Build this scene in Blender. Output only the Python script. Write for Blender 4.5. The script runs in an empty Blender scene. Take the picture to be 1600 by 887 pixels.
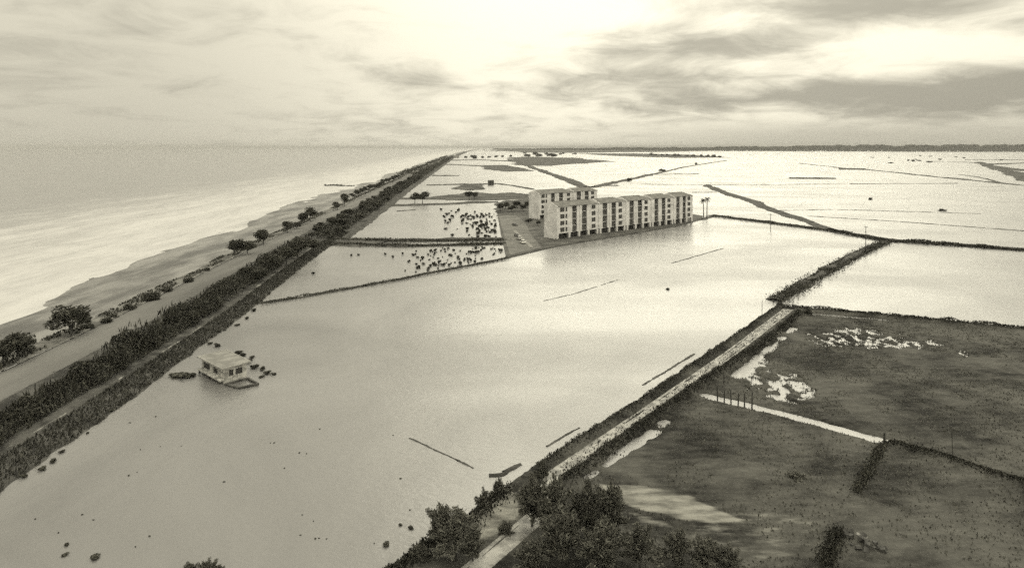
import bpy, math, random
import numpy as np
from mathutils import Vector, Matrix

# ------------------------------------------------------------------ camera, sky, sun, exposure
S = bpy.context.scene
COL = S.collection
EYE = 40.0                     # camera height above the flood, metres
FPX, HOR, CX = 1000.0, 230.0, 800.0

cam_d = bpy.data.cameras.new('camera')
cam = bpy.data.objects.new('camera', cam_d)
COL.objects.link(cam)
cam.location = (0, 0, EYE)
cam.rotation_euler = (math.radians(90), 0, 0)
cam_d.sensor_width = 36.0
cam_d.lens = 36.0 * FPX / 1600.0
cam_d.shift_y = -(443.5 - HOR) / 1600.0
cam_d.clip_start = 0.5
cam_d.clip_end = 200000
S.camera = cam

SUN_EL, SUN_AZ = math.radians(26), math.radians(17)
sun_dir = Vector((math.sin(SUN_AZ) * math.cos(SUN_EL), math.cos(SUN_AZ) * math.cos(SUN_EL), math.sin(SUN_EL)))
TINT = (1.0, 0.940, 0.755)

S.view_settings.view_transform = 'Standard'
S.view_settings.look = 'None'
S.view_settings.exposure = 0.12
S.view_settings.gamma = 1.0
S.render.engine = 'CYCLES'
S.cycles.use_denoising = False
S.cycles.use_adaptive_sampling = True
S.cycles.adaptive_threshold = 0.045
S.cycles.adaptive_min_samples = 24
S.cycles.max_bounces = 6
S.cycles.volume_bounces = 1
S.cycles.sample_clamp_indirect = 6.0


class NT:
    """tiny node helper"""
    def __init__(s, tree):
        s.t = tree; s.n = tree.nodes; s.l = tree.links
    def new(s, typ, **kw):
        n = s.n.new(typ)
        for k, v in kw.items():
            setattr(n, k, v)
        return n
    def put(s, sock, v):
        if hasattr(v, 'is_output'):
            s.l.new(v, sock)
        else:
            sock.default_value = v
    def math(s, op, a, b=0.0, c=None, clamp=False):
        n = s.new('ShaderNodeMath', operation=op, use_clamp=clamp)
        s.put(n.inputs[0], a); s.put(n.inputs[1], b)
        if c is not None:
            s.put(n.inputs[2], c)
        return n.outputs[0]
    def ramp(s, v, a, b, lo=0.0, hi=1.0, smooth=True):
        n = s.new('ShaderNodeMapRange', interpolation_type='SMOOTHSTEP' if smooth else 'LINEAR')
        s.put(n.inputs[0], v)
        n.inputs[1].default_value = a; n.inputs[2].default_value = b
        n.inputs[3].default_value = lo; n.inputs[4].default_value = hi
        return n.outputs[0]
    def noise(s, vec, scale, detail=4.0, rough=0.55, dist=0.0):
        n = s.new('ShaderNodeTexNoise')
        if vec is not None:
            s.l.new(vec, n.inputs['Vector'])
        n.inputs['Scale'].default_value = scale
        n.inputs['Detail'].default_value = detail
        n.inputs['Roughness'].default_value = rough
        n.inputs['Distortion'].default_value = dist
        return n.outputs['Fac']
    def mapping(s, vec, scale=(1, 1, 1), rot=(0, 0, 0), loc=(0, 0, 0)):
        n = s.new('ShaderNodeMapping')
        s.l.new(vec, n.inputs[0])
        n.inputs['Scale'].default_value = scale
        n.inputs['Rotation'].default_value = rot
        n.inputs['Location'].default_value = loc
        return n.outputs[0]
    def mix(s, f, a, b):
        n = s.new('ShaderNodeMix', data_type='FLOAT')
        s.put(n.inputs[0], f); s.put(n.inputs[2], a); s.put(n.inputs[3], b)
        return n.outputs[0]
    def grey(s, v, warm=0.96):
        n = s.new('ShaderNodeCombineColor')
        s.put(n.inputs[0], v); s.put(n.inputs[1], s.math('MULTIPLY', v, 0.99) if hasattr(v, 'is_output') else v * 0.99)
        s.put(n.inputs[2], s.math('MULTIPLY', v, warm) if hasattr(v, 'is_output') else v * warm)
        return n.outputs[0]


W = bpy.data.worlds.new('World')
S.world = W
W.use_nodes = True
W.cycles_visibility.camera = True
w = NT(W.node_tree)
w.n.clear()
tc = w.new('ShaderNodeTexCoord')
sep = w.new('ShaderNodeSeparateXYZ')
w.l.new(tc.outputs['Generated'], sep.inputs[0])
dx_, dy_, dz_ = sep.outputs
sky = w.new('ShaderNodeTexSky', sky_type='NISHITA', sun_disc=False, sun_elevation=SUN_EL, sun_rotation=SUN_AZ,
            air_density=1.0, dust_density=2.0, ozone_density=1.0)
bw = w.new('ShaderNodeRGBToBW')
w.l.new(sky.outputs[0], bw.inputs[0])
clear_sky = w.math('MULTIPLY', bw.outputs[0], 0.07)
zz = w.math('ADD', w.math('MAXIMUM', dz_, 0.0), 0.16)
comb = w.new('ShaderNodeCombineXYZ')
w.put(comb.inputs[0], w.math('DIVIDE', dx_, zz))
w.put(comb.inputs[1], w.math('DIVIDE', dy_, zz))
pl = comb.outputs[0]
big = w.noise(w.mapping(pl, (0.50, 0.50, 1), (0, 0, 0.16), (3.1, 1.2, 0)), 1.0, 6, 0.58, 0.35)
fine = w.noise(w.mapping(pl, (1.25, 1.25, 1), (0, 0, 0.10), (7.0, 2.0, 4)), 2.0, 9, 0.62, 0.5)
cl = w.math('ADD', w.math('MULTIPLY', big, 0.45), w.math('MULTIPLY', fine, 0.55))
# cloud masses: where over the plain the deck is thicker or thinner (u = tan azimuth, e = tan elevation)
fwd = w.math('MAXIMUM', dy_, 0.15)
U = w.math('DIVIDE', dx_, fwd)
E = w.math('DIVIDE', dz_, fwd)


def mass(u0, e0, su, se, a):
    q1 = w.math('POWER', w.math('ABSOLUTE', w.math('DIVIDE', w.math('SUBTRACT', U, u0), su)), 2.0)
    q2 = w.math('POWER', w.math('ABSOLUTE', w.math('DIVIDE', w.math('SUBTRACT', E, e0), se)), 2.0)
    return w.math('MULTIPLY', w.math('EXPONENT', w.math('MULTIPLY', w.math('ADD', q1, q2), -1.0)), a)


thick = 0.0
for m_ in [(.30, .160, .17, .032, .24), (.56, .225, .22, .035, .25), (.47, .082, .27, .024, .26), (.85, .095, .28, .03, .22), (.75, .055, .3, .015, .14), (.22, .115, .10, .016, .12),
           (-.15, .105, .07, .016, .12), (.10, .095, .08, .02, .12), (.25, .06, .12, .018, .10), (-.70, .10, .20, .07, .05), (.0, .19, .34, .05, -.04), (.66, .155, .12, .020, -.12), (-.02, .055, .2, .02, -.05)]:
    thick = w.math('ADD', thick, mass(*m_))
cl = w.math('SUBTRACT', cl, w.math('MULTIPLY', thick, 1.15))
cover = w.ramp(cl, 0.20, 0.54)                         # 0 thick grey cloud, 1 thin bright veil
# the deck is broken towards the land (+x) and an even grey veil out over the sea (-x)
sea_side = w.ramp(dx_, -0.55, 0.0)
contrast = w.mix(sea_side, 0.45, 1.0)
lum_c = w.math('ADD', 0.735, w.math('MULTIPLY', w.math('MULTIPLY', w.math('SUBTRACT', cover, 0.74), 0.58), contrast))
lum_c = w.math('SUBTRACT', lum_c, w.mix(sea_side, 0.22, 0.0))
# veiled sun brightens the cloud round it
dotn = w.new('ShaderNodeVectorMath', operation='DOT_PRODUCT')
w.l.new(tc.outputs['Generated'], dotn.inputs[0])
dotn.inputs[1].default_value = sun_dir
glow = w.math('POWER', w.math('MAXIMUM', dotn.outputs['Value'], 0.0), 5.0)
lum_c = w.math('ADD', lum_c, w.math('MULTIPLY', glow, 0.05))
# low distant cloud along the land horizon
hz = w.math('MULTIPLY', w.ramp(dz_, 0.012, 0.055, 1.0, 0.0), w.ramp(dx_, -0.05, 0.45))
lum_c = w.mix(w.math('MULTIPLY', hz, 0.8), lum_c, 0.44)
# an overcast sky grows brighter towards the zenith
lum_c = w.math('MULTIPLY', lum_c, w.math('ADD', 0.94, w.math('MULTIPLY', w.math('MAXIMUM', dz_, 0.0), 1.45)))
lum = w.math('ADD', w.math('MULTIPLY', lum_c, 0.95), w.math('MULTIPLY', clear_sky, 0.05))
rgb = w.new('ShaderNodeCombineColor')
for i in range(3):
    w.put(rgb.inputs[i], w.math('MULTIPLY', lum, TINT[i]))
bg = w.new('ShaderNodeBackground')
w.l.new(rgb.outputs[0], bg.inputs[0])
bg.inputs[1].default_value = 1.0
wo = w.new('ShaderNodeOutputWorld')
w.l.new(bg.outputs[0], wo.inputs[0])

sd = bpy.data.lights.new('sun', 'SUN')
sun = bpy.data.objects.new('sun', sd)
COL.objects.link(sun)
sd.energy = 0.8
sd.angle = math.radians(45)
sd.color = (1.0, 0.95, 0.76)
sun.rotation_euler = (-sun_dir).to_track_quat('-Z', 'Y').to_euler()

# ------------------------------------------------------------------ helpers
R = random.Random(7)
RN = np.random.default_rng(11)


def G(px, py, z=0.0):
    """point of the plain at height z that the photograph shows at this place"""
    t = (EYE - z) / (py - HOR)
    return ((px - CX) * t, FPX * t)


def mesh(name, v, f, smooth=False):
    me = bpy.data.meshes.new(name)
    v = np.asarray(v, dtype=np.float32)
    if isinstance(f, np.ndarray):
        n, k = f.shape
        me.vertices.add(len(v)); me.vertices.foreach_set('co', v.ravel())
        me.loops.add(n * k); me.loops.foreach_set('vertex_index', f.astype(np.int32).ravel())
        me.polygons.add(n)
        me.polygons.foreach_set('loop_start', np.arange(0, n * k, k, dtype=np.int32))
        me.update(calc_edges=True)
    else:
        me.from_pydata(v.tolist(), [], f)
        me.update()
    if smooth:
        me.polygons.foreach_set('use_smooth', np.ones(len(me.polygons), dtype=bool))
    return me


def link(name, me, mat=None, parent=None, label=None, cat=None, group=None, kind=None, loc=None, rot=None, scale=None):
    o = bpy.data.objects.new(name, me)
    COL.objects.link(o)
    if me is not None and mat is not None and len(me.materials) == 0:
        me.materials.append(mat)
    if parent is not None:
        o.parent = parent
    for k, v in (('label', label), ('category', cat), ('group', group), ('kind', kind)):
        if v:
            o[k] = v
    if loc is not None:
        o.location = loc
    if rot is not None:
        o.rotation_euler = rot
    if scale is not None:
        o.scale = scale
    return o


class MB:
    """collects boxes and tubes in one mesh"""
    def __init__(s):
        s.v = []; s.f = []
    def add(s, vs, fs):
        n = len(s.v)
        s.v += [tuple(p) for p in vs]
        s.f += [tuple(i + n for i in q) for q in fs]
        return s
    def box(s, x0, x1, y0, y1, z0, z1):
        vs = [(x0, y0, z0), (x1, y0, z0), (x1, y1, z0), (x0, y1, z0), (x0, y0, z1), (x1, y0, z1), (x1, y1, z1), (x0, y1, z1)]
        return s.add(vs, [(0, 3, 2, 1), (4, 5, 6, 7), (0, 1, 5, 4), (1, 2, 6, 5), (2, 3, 7, 6), (3, 0, 4, 7)])
    def tube(s, pts, rad, n=7, cap=True):
        pts = [Vector(p) for p in pts]
        rings = []
        for i, p in enumerate(pts):
            d = (pts[min(i + 1, len(pts) - 1)] - pts[max(i - 1, 0)]).normalized()
            a = d.orthogonal().normalized(); b = d.cross(a)
            r = rad[i] if isinstance(rad, (list, tuple)) else rad
            rings.append([p + (a * math.cos(2 * math.pi * k / n) + b * math.sin(2 * math.pi * k / n)) * r for k in range(n)])
        vs = [q for r in rings for q in r]
        fs = []
        for i in range(len(rings) - 1):
            for k in range(n):
                fs.append((i * n + k, i * n + (k + 1) % n, (i + 1) * n + (k + 1) % n, (i + 1) * n + k))
        if cap:
            fs.append(tuple(range(n - 1, -1, -1)))
            fs.append(tuple((len(rings) - 1) * n + k for k in range(n)))
        return s.add(vs, fs)
    def mesh(s, name, smooth=False):
        return mesh(name, s.v, s.f, smooth)


def hash2(ix, iy, seed):
    h = (ix.astype(np.int64) * 374761393 + iy.astype(np.int64) * 668265263 + seed * 1442695041) & 0xffffffff
    h = ((h ^ (h >> 13)) * 1274126177) & 0xffffffff
    return ((h ^ (h >> 16)) & 0xffff) / 65535.0


def vnoise(x, y, seed=0):
    x = np.asarray(x, float); y = np.asarray(y, float)
    ix = np.floor(x); iy = np.floor(y)
    fx = x - ix; fy = y - iy
    fx = fx * fx * (3 - 2 * fx); fy = fy * fy * (3 - 2 * fy)
    a = hash2(ix, iy, seed); b = hash2(ix + 1, iy, seed); c = hash2(ix, iy + 1, seed); d = hash2(ix + 1, iy + 1, seed)
    return (a + (b - a) * fx) * (1 - fy) + (c + (d - c) * fx) * fy


def fbm(x, y, seed=0, oct=4):
    t = 0; a = 0.5; n = 0
    for i in range(oct):
        t = t + a * vnoise(x * 2 ** i, y * 2 ** i, seed + i * 17); n += a; a *= 0.5
    return t / n - 0.5


def grid_faces(r, c):
    i = np.arange(r * c).reshape(r, c)
    return np.stack([i[:-1, :-1].ravel(), i[:-1, 1:].ravel(), i[1:, 1:].ravel(), i[1:, :-1].ravel()], 1)


def seg_dist(X, Y, pts):
    """distance to a polyline"""
    best = np.full(np.shape(X), 1e9)
    for (x0, y0), (x1, y1) in zip(pts[:-1], pts[1:]):
        dx, dy = x1 - x0, y1 - y0
        t = np.clip(((X - x0) * dx + (Y - y0) * dy) / (dx * dx + dy * dy + 1e-9), 0, 1)
        best = np.minimum(best, np.hypot(X - x0 - t * dx, Y - y0 - t * dy))
    return best


def in_poly(X, Y, pts):
    ins = np.zeros(np.shape(X), bool)
    n = len(pts)
    for i in range(n):
        x0, y0 = pts[i]; x1, y1 = pts[(i + 1) % n]
        if y0 == y1:
            continue
        c = ((y0 > Y) != (y1 > Y)) & (X < (x1 - x0) * (Y - y0) / (y1 - y0) + x0)
        ins ^= c
    return ins


def attr(me, name, vals):
    a = me.attributes.new(name, 'FLOAT', 'POINT')
    a.data.foreach_set('value', np.asarray(vals, np.float32).ravel())


# ------------------------------------------------------------------ materials
def material(name, lo, hi, scale=1.0, rough=0.9, detail=5, bump=0.0, bscale=None, spec=0.2, warm=0.93, stretch=(1, 1, 1), coords='Object', contrast=(0.35, 0.65)):
    m = bpy.data.materials.new(name)
    m.use_nodes = True
    k = NT(m.node_tree)
    b = m.node_tree.nodes['Principled BSDF']
    t = k.new('ShaderNodeTexCoord')
    vec = k.mapping(t.outputs[coords], stretch)
    f = k.ramp(k.noise(vec, scale, detail, 0.62), contrast[0], contrast[1])
    v = k.mix(f, lo, hi)
    k.l.new(k.grey(v, warm), b.inputs['Base Color'])
    b.inputs['Roughness'].default_value = rough
    b.inputs['Specular IOR Level'].default_value = spec
    if bump:
        bn = k.new('ShaderNodeBump')
        bn.inputs['Strength'].default_value = 1.0
        bn.inputs['Distance'].default_value = bump
        k.l.new(k.noise(vec, bscale or scale * 3, 4), bn.inputs['Height'])
        k.l.new(bn.outputs[0], b.inputs['Normal'])
    return m


def foliage_mat(name, lo, hi, warm=0.8):
    m = bpy.data.materials.new(name)
    m.use_nodes = True
    k = NT(m.node_tree)
    b = m.node_tree.nodes['Principled BSDF']
    g = k.new('ShaderNodeNewGeometry')
    oi = k.new('ShaderNodeObjectInfo')
    v = k.mix(g.outputs['Random Per Island'], lo, hi)
    v = k.math('MULTIPLY', v, k.ramp(oi.outputs['Random'], 0, 1, 0.75, 1.25, False))
    k.l.new(k.grey(v, warm), b.inputs['Base Color'])
    b.inputs['Roughness'].default_value = 0.7
    b.inputs['Specular IOR Level'].default_value = 0.25
    return m


def water_mat(name, murk, rough, wave, wave_scale, ior=1.4, silt=0.06):
    m = bpy.data.materials.new(name)
    m.use_nodes = True
    k = NT(m.node_tree)
    b = m.node_tree.nodes['Principled BSDF']
    t = k.new('ShaderNodeTexCoord')
    p = t.outputs['Object']
    n1 = k.noise(k.mapping(p, (0.03, 0.018, 1), (0, 0, 0.6)), 1.0, 9, 0.66, 0.8)
    v = k.math('ADD', murk, k.math('MULTIPLY', k.math('SUBTRACT', n1, 0.5), silt))
    v = k.math('MAXIMUM', v, 0.04)
    k.l.new(k.grey(v, 0.97), b.inputs['Base Color'])
    b.inputs['IOR'].default_value = ior
    b.inputs['Specular IOR Level'].default_value = 0.5
    gust = k.noise(k.mapping(p, (0.011, 0.028, 1), (0, 0, -0.5)), 1.0, 3, 0.55, 0.8)
    k.l.new(k.ramp(gust, 0.3, 0.7, rough * 0.75, rough * 1.3), b.inputs['Roughness'])
    bn = k.new('ShaderNodeBump')
    bn.inputs['Strength'].default_value = 1.0
    bn.inputs['Distance'].default_value = wave
    wv = k.noise(k.mapping(p, (1, 1.6, 1), (0, 0, 0.5)), wave_scale, 3, 0.6)
    k.l.new(wv, bn.inputs['Height'])
    k.l.new(bn.outputs[0], b.inputs['Normal'])
    return m, k, b, v, p


M = {}
M['flood'], *_ = water_mat('flood water', 0.135, 0.32, 0.05, 0.7, ior=1.8, silt=0.22)
ms, k, b, v, p = water_mat('sea water', 0.22, 0.40, 0.2, 0.12, ior=1.45, silt=0.08)
at = k.new('ShaderNodeAttribute', attribute_name='shore')
sh = at.outputs['Fac']                                  # metres out from the dry sand
st = k.noise(k.mapping(p, (0.055, 0.011, 1), (0, 0, 0.05)), 1.0, 7, 0.66, 0.9)
st2 = k.noise(k.mapping(p, (0.35, 0.09, 1), (0, 0, 0.05)), 1.0, 5, 0.6, 0.4)
stm = k.math('ADD', .12, k.math('ADD', k.math('MULTIPLY', st, 0.5), k.math('MULTIPLY', st2, 0.26)))
zone = k.ramp(sh, 50, 300, 1.0, 0.0, True)
fo = k.math('MULTIPLY', k.ramp(k.math('ADD', stm, k.math('MULTIPLY', zone, 0.36)), 0.54, 0.98), .9)
crest = k.ramp(k.noise(k.mapping(p, (0.05, 0.006, 1), (0, 0, 0.05), (5, 5, 5)), 1.0, 6, 0.6, 0.5), 0.62, 0.74, 0.0, 0.35)
fo = k.math('MAXIMUM', fo, k.math('MULTIPLY', crest, k.ramp(sh, 200, 1500, 1.0, 0.15)))
k.l.new(k.grey(k.mix(fo, v, 0.54), 0.97), b.inputs['Base Color'])
k.l.new(k.mix(fo, 0.3, 0.8), b.inputs['Roughness'])
M['sea'] = ms
M['sand'] = material('wet sand', 0.08, 0.23, 0.09, 0.6, 6, 0.05, 0.8, 0.35, 0.95, (1, 0.35, 1))
M['verge'] = material('roadside grass', 0.07, 0.20, 0.22, 0.95, 6, 0.25, 1.2)
M['road'] = material('gravel road', 0.10, 0.165, 0.08, 0.9, 7, 0.02, 2.0, 0.2, 0.95, (1, 0.15, 1))
M['path'] = material('sandy path', 0.10, 0.30, 0.6, 0.9, 5, 0.03, 2.0)
M['track'] = material('wet pale track', 0.11, 0.36, 0.6, 0.6, 6, 0.03, 2.0, 0.5)
M['bank'] = material('grassy bank', 0.03, 0.09, 0.35, 0.95, 6, 0.3, 1.5)
M['dyke'] = material('muddy dyke', 0.04, 0.10, 0.25, 0.95, 6, 0.3, 1.0)
M['marsh'] = material('marsh', 0.04, 0.10, 0.05, 0.95, 6, 0.3, 0.4)
M['yard'] = material('car park', 0.11, 0.17, 0.12, 0.9, 6, 0.02, 1.0)
M['garden'] = material('garden ground', 0.055, 0.12, 0.12, 0.95, 6, 0.1, 0.6)
M['kerb'] = material('kerb concrete', 0.18, 0.28, 0.8)
M['white'] = material('white render', 0.56, 0.76, 0.35, 0.85, 8, 0.0, warm=0.97)
M['hutwhite'] = material('weathered whitewash', 0.22, 0.55, 0.9, 0.9, 6, 0.0)
M['concrete'] = material('grey concrete', 0.30, 0.42, 0.6, 0.9, 6)
M['dark'] = material('dark opening', 0.03, 0.06, 1.0, 0.5)
M['panel'] = material('loggia brick infill', 0.07, 0.12, 0.6, 0.85)
M['roof'] = material('roof tile', 0.12, 0.21, 0.5, 0.9, 5, 0.03, 3.0)
M['slab'] = material('roof felt', 0.17, 0.27, 0.5, 0.9, 6, 0.02, 3.0)
M['wood'] = material('weathered timber', 0.04, 0.09, 2.0, 0.9, 4, 0, None, 0.2, 0.9, (1, 1, 0.2))
M['bark'] = material('bark', 0.05, 0.10, 3.0, 0.9, 4, 0.02)
M['stone'] = material('wet rock', 0.04, 0.11, 0.6, 0.7, 5, 0.1)
M['tyre'] = material('rubber', 0.02, 0.04, 4.0)
M['glass'] = material('car glass', 0.03, 0.06, 1.0, 0.1, spec=0.6)
M['car0'] = material('pale car paint', 0.66, 0.74, 1.0, 0.3, spec=0.5)
M['car1'] = material('dark car paint', 0.05, 0.07, 1.0, 0.3, spec=0.5)
M['car2'] = material('grey car paint', 0.38, 0.45, 1.0, 0.3, spec=0.5)
M['leaf'] = foliage_mat('leaf', 0.025, 0.075)
M['leaf_near'] = foliage_mat('feathery leaf', 0.03, 0.15, .85)
M['hedge'] = foliage_mat('hedge leaf', 0.012, 0.065)
M['reed'] = foliage_mat('reed', 0.018, 0.075, 0.85)
M['grass'] = foliage_mat('field grass', 0.05, 0.10, 0.85)
M['wood_far'] = foliage_mat('far woodland', 0.05, 0.09)

# field material: dark grass, bare sandy soil where the attribute says so, dark bank
mf = bpy.data.materials.new('field soil')
mf.use_nodes = True
k = NT(mf.node_tree)
b = mf.node_tree.nodes['Principled BSDF']
t = k.new('ShaderNodeTexCoord')
p = t.outputs['Object']
n0 = k.noise(k.mapping(p, (1, 1, 1)), 0.07, 6, 0.62, 0.4)
n1 = k.noise(k.mapping(p, (0.35, 1.2, 1), (0, 0, -0.28)), 0.8, 5, 0.6)
n2 = k.noise(p, 3.0, 3, 0.6)
gv = k.math('ADD', k.mix(k.ramp(n0, 0.38, 0.62), 0.024, 0.085), k.math('MULTIPLY', k.math('SUBTRACT', n1, 0.5), 0.11))
gv = k.math('MAXIMUM', k.math('ADD', gv, k.math('MULTIPLY', k.math('SUBTRACT', n2, 0.5), 0.05)), 0.012)
sa = k.new('ShaderNodeAttribute', attribute_name='sand')
sm = k.ramp(k.math('ADD', sa.outputs['Fac'], k.math('MULTIPLY', k.math('SUBTRACT', n1, 0.5), 0.8)), 0.35, 0.75)
sv = k.mix(k.ramp(n1, 0.3, 0.7), 0.09, 0.27)
k.l.new(k.grey(k.mix(sm, gv, sv), 0.9), b.inputs['Base Color'])
b.inputs['Roughness'].default_value = 0.95
b.inputs['Specular IOR Level'].default_value = 0.15
bn = k.new('ShaderNodeBump')
bn.inputs['Strength'].default_value = 1.0
bn.inputs['Distance'].default_value = 0.12
k.l.new(n2, bn.inputs['Height'])
k.l.new(bn.outputs[0], b.inputs['Normal'])
M['field'] = mf

# ------------------------------------------------------------------ the coast: sea, beach, road, bank
_cy = np.array([-100, 60, 110, 150, 200, 237, 293, 348, 430, 558, 950, 1600, 2500, 6000, 15000, 40000, 70000.0])
_cx = np.array([-80, -81.5, -83, -85.5, -90.5, -94, -98.5, -101, -107, -117, -143, -187, -247, -430, -760, -1700, -2900.0])


def coast(Y):
    Y = np.asarray(Y, float)
    w_ = np.maximum(15, Y * 0.12)
    return (np.interp(Y - w_, _cy, _cx) + 2 * np.interp(Y, _cy, _cx) + np.interp(Y + w_, _cy, _cx)) / 4


def stations(y0, y1, s0, g):
    out = [y0]
    while out[-1] < y1:
        out.append(out[-1] + s0 * (1 + max(0, out[-1] - 80) * g))
    return np.array(out)


def ribbon(name, ys, offs, zf, mat, smooth=True, **kw):
    O, Y = np.meshgrid(offs, ys)
    X = coast(Y) + O
    Z = zf(O, Y, X)
    me = mesh(name, np.stack([X, Y, Z], -1).reshape(-1, 3), grid_faces(len(ys), len(offs)), smooth)
    return link(name, me, mat, **kw), O, Y


def water_edge(Y):
    return 22 + 4 * np.clip((Y - 255) / 25, 0, 1)


ys = stations(20, 70000, 2.0, 0.012)
offs = -np.concatenate([np.arange(18, 300, 3.0), 300 * 1.045 ** np.arange(0, 125)])
offs = offs[::-1]


def sea_z(O, Y, X):
    d = -O - 40
    fade = np.clip(1.2 - Y / 900, 0, 1)
    ph = d * 0.30 + 5 * fbm(Y * 0.006, d * 0.01, 3, 3) * 6
    near = np.clip(d / 60, 0.08, 1)
    wv = 0.24 * np.sin(ph) * near + 0.4 * fbm(X * 0.05, Y * 0.035, 9, 4)
    return wv * fade * np.clip(1.3 - d / 900, 0, 1) - 0.04


sea, O, Y = ribbon('sea', ys, offs, sea_z, M['sea'], kind='structure', label='grey sea with white surf rolling onto the beach')
attr(sea.data, 'shore', -O)

ys = stations(20, 6000, 2.0, 0.008)


def beach_z(O, Y, X):
    z = np.interp(O, [-90, -60, -44, -36, -24, -12, -4], [-2.5, -0.9, -0.2, 0.10, 0.34, 0.85, 1.38])
    amp = np.interp(O, [-70, -42, -25, -10], [0.5, 0.62, 0.40, 0.12])
    return z + amp * (fbm(O * 0.055, Y * 0.016 + O * 0.03, 21, 4) * 2.0 + .7 * fbm(O * .22, Y * .09, 22, 3))


ribbon('beach', ys, np.arange(-90, -3.9, 1.6), beach_z, M['sand'], kind='structure', label='wet grey sand beach with shallow pools along the sea')
ys2 = stations(20, 2600, 1.2, 0.01)


def verge_z(O, Y, X):
    ragged = 2.2 * fbm(Y * 0.06, O * 0 + 3, 5, 4)
    edge = np.clip((O + 11 + ragged) / 1.2, 0, 1)
    return beach_z(O, Y, X) - 0.25 + edge * (0.38 + 0.35 * vnoise(O * 0.7, Y * 0.7, 8))


ribbon('roadside_verge', ys2, np.arange(-14, -4.3, 0.8), verge_z, M['verge'], kind='structure', label='scrubby grass verge between beach and coast road')
ribbon('coast_road', ys2, np.array([-4.9, -4.7, -2.5, 0, 2.5, 4.7, 4.9]),
       lambda O, Y, X: 1.52 - 0.004 * O * O + 0.03 * vnoise(O, Y * 0.3, 4) - np.where(np.abs(O) > 4.8, 0.4, 0), M['road'],
       kind='structure', label='long straight grey coast road beside the beach')
ys3 = stations(20, 12000, 1.2, 0.01)


def bank_z(O, Y, X):
    e = water_edge(Y) + 1.6 * fbm(Y * 0.05, Y * 0 + 1, 31, 4)
    z = np.interp(O, [4, 8, 14, 17.8], [1.42, 1.25, 1.0, 0.92])
    t = np.clip((O - 17.6) / (e - 17.6), 0, 2)
    z2 = 0.92 - 0.92 * t ** 0.8
    z = np.where(O > 17.6, z2, z)
    return np.maximum(z, -1.0) + 0.22 * fbm(O * 0.6, Y * 0.5, 12, 3)


ribbon('coast_bank', ys3, np.concatenate([np.arange(4.2, 30, 0.9)]), bank_z, M['bank'], kind='structure', label='dark grassy bank dropping from the coast road to the flood')
ribbon('bank_path', ys2[ys2 < 262], np.array([15.9, 16.2, 16.5, 16.8, 17.1, 17.4]), lambda O, Y, X: 0.955 + 0.18 * fbm(O * 1.4, Y * 0.5, 6, 4) - 0.35 * np.abs(O - 16.65 - 1.2 * fbm(Y * .06, Y * 0, 7, 3)), M['path'],
       kind='structure', label='pale narrow footpath running along the hedge and bank')

# flood water over the plain
ys = stations(20, 70000, 20, 0.02)
left = coast(ys) + 12
v = np.concatenate([np.stack([left, ys, ys * 0], 1), np.stack([np.full_like(ys, 70000), ys, ys * 0], 1)])
n = len(ys)
f = [(i, n + i, n + i + 1, i + 1) for i in range(n - 1)]
link('flood_water', mesh('flood_water', v, f), M['flood'], kind='structure', label='pale calm flood water covering the fields to the horizon')


# ------------------------------------------------------------------ the land on the near right: field, track, ditches
def P(lst, z=0.3):
    return [G(x, y, z) for x, y in lst]


left_bank = P([(1217, 480), (1110, 554), (986, 638), (838, 733), (792, 770), (735, 815), (640, 876), (560, 930)])
top_bank = P([(1217, 480), (1300, 486), (1600, 515), (1760, 531)])
right_bank = P([(1252, 490), (1183, 545), (1110, 592), (1035, 642), (905, 737), (882, 752)])
track = P([(1232, 483), (1140, 553), (1016, 640), (866, 743), (846, 800), (757, 876), (690, 930)])
ditches = [P([(1243, 508), (1197, 545), (1152, 588)], 0), P([(1036, 660), (980, 698), (912, 742)], 0)]
channel = P([(1098, 617), (1240, 651), (1384, 691)], 0)
top_ditch = P([(1248, 489), (1300, 493), (1385, 500)], 0)
divide = P([(1384, 692), (1480, 716), (1575, 747), (1720, 790)])
dark_ditch = P([(1380, 697), (1362, 730), (1338, 772)], 0)
land = left_bank + [(60, 30), (300, 30), top_bank[-1]] + top_bank[::-1][1:-1]
sands = [(P([(700, 803), (752, 790), (800, 765), (815, 800), (780, 835), (700, 868), (640, 880)]), 1.0),
         (P([(935, 757), (1000, 757), (1075, 772), (1120, 795), (1165, 812), (1110, 818), (1050, 808), (985, 790)]), 1.0),
         (P([(985, 800), (1040, 812), (1055, 826), (1000, 815)]), 0.9), (P([(1060, 800), (1240, 790), (1330, 850), (1200, 880), (1080, 860)]), 0.42)]


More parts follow.
